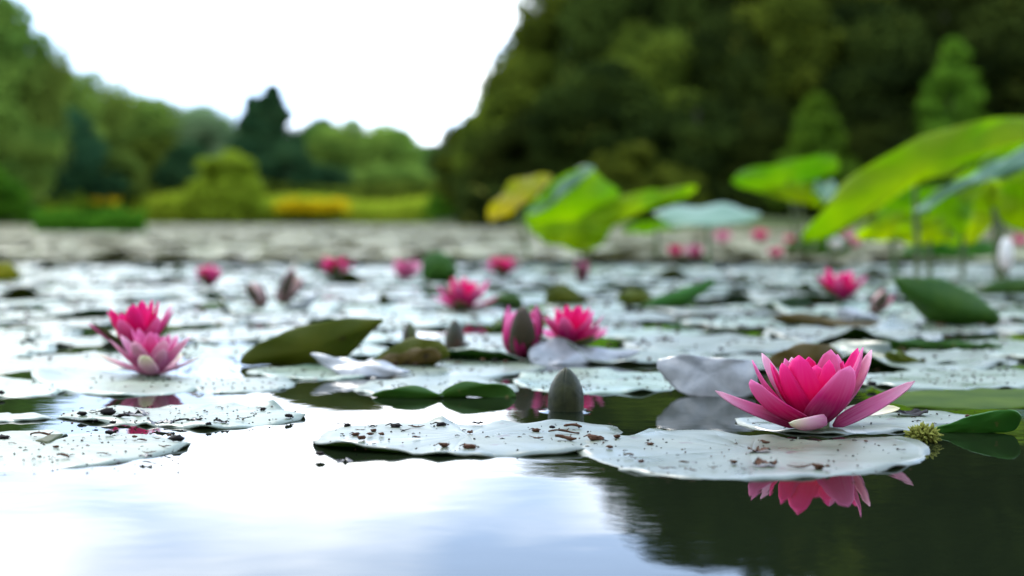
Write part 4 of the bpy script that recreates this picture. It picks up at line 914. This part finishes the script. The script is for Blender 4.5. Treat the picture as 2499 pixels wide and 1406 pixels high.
# ------------------------------------------------------------------ buds
def bud(x, y, wpx, hpx, label, seed, tilt=(0, 0), mats=('bud', 'bud'), z=0.0, ridge=True):
    p = gnd(x, y); Y = p[1]; r = wpx*mpp(Y)/2; h = hpx*mpp(Y)*1.02
    root = empty('lily_bud', (p[0], Y, 0)); tag(root, label, 'bud', 'water lily buds')
    # four sepals, each a curved strip closing over the tip
    t = np.linspace(-0.35, 1, 22)
    prof = np.where(t < 0.25, 1.0-0.10*((0.25-t)/0.6)**2, np.clip(1-((t-0.25)/0.75)**2.0, 0, 1)**0.78)
    for k in range(4):
        a0 = k*PI/2+0.62; u = np.linspace(-1, 1, 11)[None]; hw = PI/4*1.16*(1-0.25*np.clip(t, 0, 1)**3)[:, None]
        an = a0+hw*u; rad = (r*prof)[:, None]*(1+0.030*(1-u**2)+0.02*np.cos(u*9)*0.4-0.045*u**4*(1 if k % 2 else -0.2)) + 0.0003*(k % 2) + 0.0004
        rad = np.where(t[:, None] > 0.985, rad*0.5, rad)
        P = np.stack([rad*np.cos(an), rad*np.sin(an), np.broadcast_to((h*t)[:, None], an.shape)], 2)
        V, Fa, sd_ = sheet(P[::-1], 0.0008, False)
        link('sepal', mesh_np('sepal', V, Fa, [M[mats[k % 2]]]), root)
    v, f = tube([(0, 0, -0.12), (0, 0, -h*0.35), (0, 0, h*0.3), (0, 0, h*0.75), (0, 0, h*0.97)], [0.004, r*0.7, r*0.88, r*0.5, r*0.03], 12)
    link('core', mesh_np('core', v, f, [M['p_mid']]), root)
    root.rotation_euler = (tilt[0], tilt[1], 0)
    return root, p, r
_, bp_, br_ = bud(1381, 1003, 84, 106, 'dark green pointed bud standing alone in open water', 1)
bud(1000, 838, 34, 52, 'dark olive bud behind the rounded olive leaf', 2, mats=('sepal_dark', 'sepal'))
bud(1110, 852, 46, 72, 'brown bud with pink seam beside the rounded olive leaf', 3, mats=('sepal_dark', 'sepal_dark'))
def meniscus(p, r):
    n = 48; t = np.linspace(0, 2*PI, n, endpoint=False); pr = [(r*0.97, 0.0016), (r*1.03, 0.0010), (r*1.12, 0.0005), (r*1.30, 0.00015), (r*1.6, 0.00002), (r*1.8, -0.0003)]
    P = np.array([[(q*math.cos(a)*(1.0), q*math.sin(a), z) for a in t] for q, z in pr]); V, Fa, sd_ = sheet(P, 0.0004, True)
    o = link('water_ring', mesh_np('water_ring', V, Fa, [M['water']]), None, (p[0], p[1], 0)); tag(o, 'ring of water clinging round the standing bud', None, None, 'structure')
meniscus(bp_, br_)

# ------------------------------------------------------------------ litter on the pads
def lump(seed, sx, sy, sz, n=8):
    r = np.random.default_rng(seed); V = []; Fq = []; m = 6
    for i in range(m+1):
        ph = -PI/2+PI*i/m
        for k in range(n):
            a = 2*PI*k/n; q = 1+0.22*r.normal()*(0 < i < m)
            V.append((sx*q*max(math.cos(ph), 0.03)*math.cos(a), sy*q*max(math.cos(ph), 0.03)*math.sin(a), sz*q*math.sin(ph)))
    for i in range(m):
        for k in range(n): Fq.append((i*n+k, i*n+(k+1) % n, (i+1)*n+(k+1) % n, (i+1)*n+k))
    return np.array(V), np.array(Fq)
def twig(seed, Ln, r):
    g = np.random.default_rng(seed); t = np.linspace(-1, 1, 8)
    pts = np.stack([t*Ln/2, 0.10*Ln*np.sin(t*2+seed), 0.05*Ln*np.cos(t*2.4+seed)+r*0.8], 1)
    a = tube(pts, r*(1-0.45*np.abs(t))+0.2*r*g.uniform(-1, 1, 8), 6)
    b = tube([pts[4], pts[4]+np.array((0.10, 0.12, 0.08))*Ln], [r*0.5, r*0.25], 6)
    return join([a, b])
def flake(seed, Ln, W):
    g = np.random.default_rng(seed); o = round_outline(1, seed, 30, notch=0.5, wav=0.3); o = o*np.array((Ln/2, W/2))
    s = np.linspace(0.05, 1, 5); XY = o[None]*s[:, None, None]
    z = 0.002+0.22*W*np.abs(np.sin(XY[..., 0]/Ln*5+seed))*s[:, None]+0.15*W*s[:, None]**2*g.normal(size=(1, 30))*0.6
    V, Fa, _ = sheet(np.concatenate([XY, z[..., None]], 2), 0.0004, True); return V, Fa
KINDS = {}
def bits(px, size, kind, m, seed, label, name, rz=None, cat='litter', z=0.0026, flat=1.0):
    p = gnd(px[0], px[1], z); s = size*mpp(p[1]); key = (kind, m, seed % 4)
    if key not in KINDS:
        v, f = {'lump': lambda: lump(seed, 0.5, 0.38, 0.21), 'twig': lambda: twig(seed, 1.0, 0.045), 'stick': lambda: twig(seed, 1.0, 0.10), 'flake': lambda: flake(seed, 1.0, 0.55),
                'tuft': lambda: join([lump(seed, 0.34, 0.25, 0.16), lump(seed+3, 0.2, 0.34, 0.10)]+[tube([(0, 0, 0.05), ((0.2+0.1*(a%1))*math.cos(a), 0.3*math.sin(a), 0.06+0.1*(a % 1)), ((0.3+0.35*(a % 1))*math.cos(a), 0.5*math.sin(a), 0.02+0.12*(a % 1)*(a > 4))], [0.06, 0.045, 0.02], 6) for a in (0.3, 2.9, 5.6)])}[kind]()
        KINDS[key] = mesh_np(name, v, f, [M[m]])
    o = link(name, KINDS[key], None, (p[0], p[1], z)); o.scale = (s, s, s*flat); o.rotation_euler = (0, 0, random.uniform(-0.5, 0.5) if rz is None else rz)
    if kind == 'lump': o.location.z = z+0.2*s
    tag(o, label, cat, 'litter scraps, '+label); return o
PADW = {'c': 'on the crumb-strewn pad with the dark lip', 'm': 'on the large pale pad before the magenta flower', 'l': 'on the torn pad with twigs', 'g': 'on the ragged grey pad'}
for i, (x, y, sz, kd, m, wh) in enumerate([
    (847, 1038, 26, 'tuft', 'bit_dark', 'c'), (908, 1041, 24, 'flake', 'bit_dark', 'c'), (964, 1041, 44, 'tuft', 'bit_dark', 'c'), (1016, 1041, 40, 'twig', 'bit', 'c'),
    (989, 1049, 26, 'twig', 'bit_dark', 'c'), (1075, 1037, 40, 'tuft', 'bit_dark', 'c'), (1164, 1034, 30, 'flake', 'bit_dark', 'c'), (879, 1049, 26, 'twig', 'bit', 'c'),
    (912, 1053, 16, 'lump', 'bit', 'c'), (868, 1060, 28, 'tuft', 'bit', 'c'), (903, 1062, 16, 'lump', 'bit', 'c'), (931, 1062, 17, 'lump', 'bit', 'c'), (883, 1072, 22, 'lump', 'bit', 'c'),
    (1147, 1057, 15, 'lump', 'bit', 'c'), (1016, 1068, 22, 'stick', 'bit', 'c'), (1083, 1086, 34, 'tuft', 'bit', 'c'), (1146, 1091, 46, 'tuft', 'bit', 'c'), (1308, 1050, 30, 'tuft', 'bit', 'c'),
    (1347, 1045, 16, 'lump', 'bit_dark', 'c'), (1398, 1042, 44, 'stick', 'bit', 'c'), (1376, 1056, 76, 'twig', 'bit', 'c'), (1381, 1072, 56, 'stick', 'bit', 'c'), (1308, 1068, 40, 'twig', 'bit', 'c'),
    (1452, 1070, 56, 'tuft', 'bit', 'c'), (1506, 1068, 18, 'lump', 'bit', 'm'), (1587, 1084, 26, 'tuft', 'bit', 'm'), (1488, 1094, 18, 'lump', 'bit', 'm'), (1534, 1111, 26, 'stick', 'bit', 'm'),
    (1565, 1129, 18, 'lump', 'bit', 'm'), (1624, 1142, 40, 'twig', 'bit', 'm'), (1669, 1129, 24, 'stick', 'bit', 'm'), (1868, 1080, 26, 'tuft', 'bit', 'm'), (1852, 1100, 60, 'flake', 'bit', 'm'),
    (1863, 1132, 66, 'flake', 'bit', 'm'), (1950, 1139, 60, 'twig', 'bit', 'm'), (1996, 1138, 40, 'tuft', 'bit', 'm'), (1791, 1127, 24, 'tuft', 'bit', 'm'), (2113, 1078, 10, 'lump', 'bit', 'm'), (1740, 1140, 26, 'twig', 'bit', 'm'),
    (2020, 1140, 16, 'lump', 'bit', 'm'), (1690, 1148, 20, 'stick', 'bit', 'm'),
    (263, 1012, 40, 'lump', 'bit_dark', 'g'), (230, 1007, 34, 'twig', 'bit_dark', 'g'), (297, 1018, 44, 'stick', 'bit_dark', 'g'), (202, 1014, 24, 'lump', 'bit_dark', 'g'), (330, 1011, 70, 'flake', 'bit_grey', 'g'),
    (475, 1026, 44, 'flake', 'bit_grey', 'g'), (540, 1030, 42, 'flake', 'bit_dark', 'g'), (392, 1034, 66, 'flake', 'bit_grey', 'g'), (641, 998, 24, 'tuft', 'bit_dark', 'g'), (704, 1018, 20, 'lump', 'bit_dark', 'g'),
    (509, 1037, 16, 'lump', 'bit_dark', 'g'), (277, 1034, 16, 'lump', 'bit_dark', 'g'), (234, 1028, 12, 'lump', 'bit_dark', 'g'), (600, 1020, 30, 'twig', 'bit_dark', 'g'), (430, 1028, 60, 'twig', 'bit_dark', 'g'),
    (108, 1064, 78, 'twig', 'bit', 'l'), (432, 1076, 34, 'lump', 'bit_dark', 'l'), (266, 1059, 22, 'lump', 'bit_dark', 'l'), (284, 1054, 12, 'lump', 'bit_dark', 'l'), (413, 1064, 13, 'lump', 'bit', 'l'),
    (329, 1068, 14, 'lump', 'bit', 'l'), (347, 1075, 24, 'stick', 'bit', 'l'), (382, 1070, 28, 'twig', 'bit', 'l'), (137, 1093, 15, 'lump', 'bit', 'l'), (401, 1089, 42, 'twig', 'bit', 'l'), (155, 1114, 38, 'stick', 'bit', 'l'),
    (96, 1117, 13, 'lump', 'bit', 'l'), (254, 1109, 40, 'twig', 'bit', 'l'), (364, 1104, 40, 'twig', 'bit', 'l'), (356, 1114, 40, 'flake', 'bit_grey', 'l'), (10, 1068, 40, 'tuft', 'bit_dark', 'l'), (30, 1082, 24, 'twig', 'bit', 'l'),
]):
    nm = {'lump': 'seed_husk', 'twig': 'twig', 'stick': 'twig', 'flake': 'leaf_scrap', 'tuft': 'plant_scrap'}[kd]
    colr = {'bit': 'brown', 'bit_dark': 'black', 'bit_grey': 'wet grey'}[m]
    nmw = {'lump': 'round husk', 'twig': 'thin twig', 'stick': 'stubby twig piece', 'flake': 'leaf scrap', 'tuft': 'spiky plant scrap'}[kd]
    bits((x, y), sz, kd, m, i, f'{colr} {nmw} {PADW[wh]}', nm)
bits((782, 1112), 24, 'lump', 'bit_dark', 0, 'round black husk floating in the water before the dark lip', 'seed_husk', z=0.002)
bits((839, 1126), 46, 'flake', 'bit_grey', 1, 'wet leaf scrap floating before the dark lip', 'leaf_scrap', z=0.0)
bits((2129, 941), 24, 'lump', 'bit_dark', 0, 'round black husk behind the magenta flower', 'seed_husk')
bits((2216, 1011), 100, 'flake', 'bit_dark', 2, 'black dead leaf lying behind the fallen cream petal', 'leaf_scrap', rz=0.1, flat=0.6)
bits((2361, 1018), 16, 'lump', 'bit', 3, 'brown husk at the lifted green rim', 'seed_husk')
bits((0, 962), 22, 'lump', 'bit_dark', 1, 'round black husk on the small edge pad', 'seed_husk')
# fallen petal
_c = gnd(2125, 1040)
Pq, uvq = petal_grid(at(2060, 1040, _c[1]), at(2196, 1024, _c[1]+0.006)+np.array((0, 0, 0.0)), 0.013, 0.003, (0, -0.5, 1), 0.5)
Pq[..., 2] += max(0, 0.0062-Pq[..., 2].min())
o = link('fallen_petal', petal_mesh(Pq-_c, uvq, M['p_cream'], 0.0006), None, tuple(_c)); tag(o, 'cream-yellow fallen petal lying behind the magenta flower', 'petal')
# specks too small to pick apart
def crumbs():
    rr = np.random.default_rng(77); parts = []
    spots = []
    for (x0, x1, y0, y1, n) in [(780, 1500, 1032, 1100, 110), (1430, 2230, 1066, 1156, 130), (0, 440, 1052, 1136, 90), (150, 730, 990, 1036, 120), (1270, 1640, 905, 950, 120), (2090, 2480, 898, 940, 110),
            (900, 1240, 928, 958, 50), (1820, 2380, 998, 1046, 60), (100, 480, 915, 955, 40), (940, 1310, 875, 918, 70), (480, 700, 922, 950, 40), (610, 920, 893, 918, 40), (0, 2499, 770, 880, 520), (0, 2499, 660, 770, 520)]:
        for k in range(n): spots.append((rr.uniform(x0, x1), rr.uniform(y0, y1)))
    for i, (x, y) in enumerate(spots):
        zz_ = 0.0024 if y > 890 else 0.005
        p = gnd(x, y, zz_); s = rr.uniform(2.2, 7)*mpp(p[1])*(1.0 if y > 890 else 1.9)
        if rr.uniform() < 0.6: v, f = lump(i, 0.5*s, 0.4*s, 0.3*s, 6)
        else: v, f = tube([(-0.9*s, 0, 0), (0, 0.2*s*rr.normal(), 0.2*s), (0.9*s, 0.3*s*rr.normal(), 0)], [0.16*s, 0.2*s, 0.1*s], 6)
        a = rr.uniform(-0.8, 0.8); ca, sa = math.cos(a), math.sin(a); v = v@np.array(((ca, sa, 0), (-sa, ca, 0), (0, 0, 1))) + p
        parts.append((v, f))
    v, f = join(parts); o = link('debris', mesh_np('debris', v, f, [M['bit'], M['bit_dark']], (np.arange(len(f))//48) % 2)); tag(o, 'fine brown and black crumbs sprinkled over the pads', 'debris', None, 'stuff')
crumbs()
# moss tuft at the edge of the big pad
def moss():
    c = gnd(2255, 1078, 0.0); rr = np.random.default_rng(3); parts = []
    for k in range(260):
        d = rr.normal(size=3); d /= np.linalg.norm(d); d[2] = abs(d[2])*0.9
        p = d*np.array((0.0085, 0.006, 0.0085))*rr.uniform(0.4, 1)+np.array((0, 0, 0.001))
        q = p + (d+rr.normal(size=3)*0.5)*0.0026
        parts.append(tube([p, (p+q)/2+rr.normal(size=3)*0.0003, q], [0.0008, 0.0007, 0.0003], 6))
    v, f = join(parts); o = link('moss_tuft', mesh_np('moss_tuft', v, f, [M['moss']]), None, tuple(c)); tag(o, 'yellow-green moss tuft at the rim of the large pale pad', 'moss')
moss()
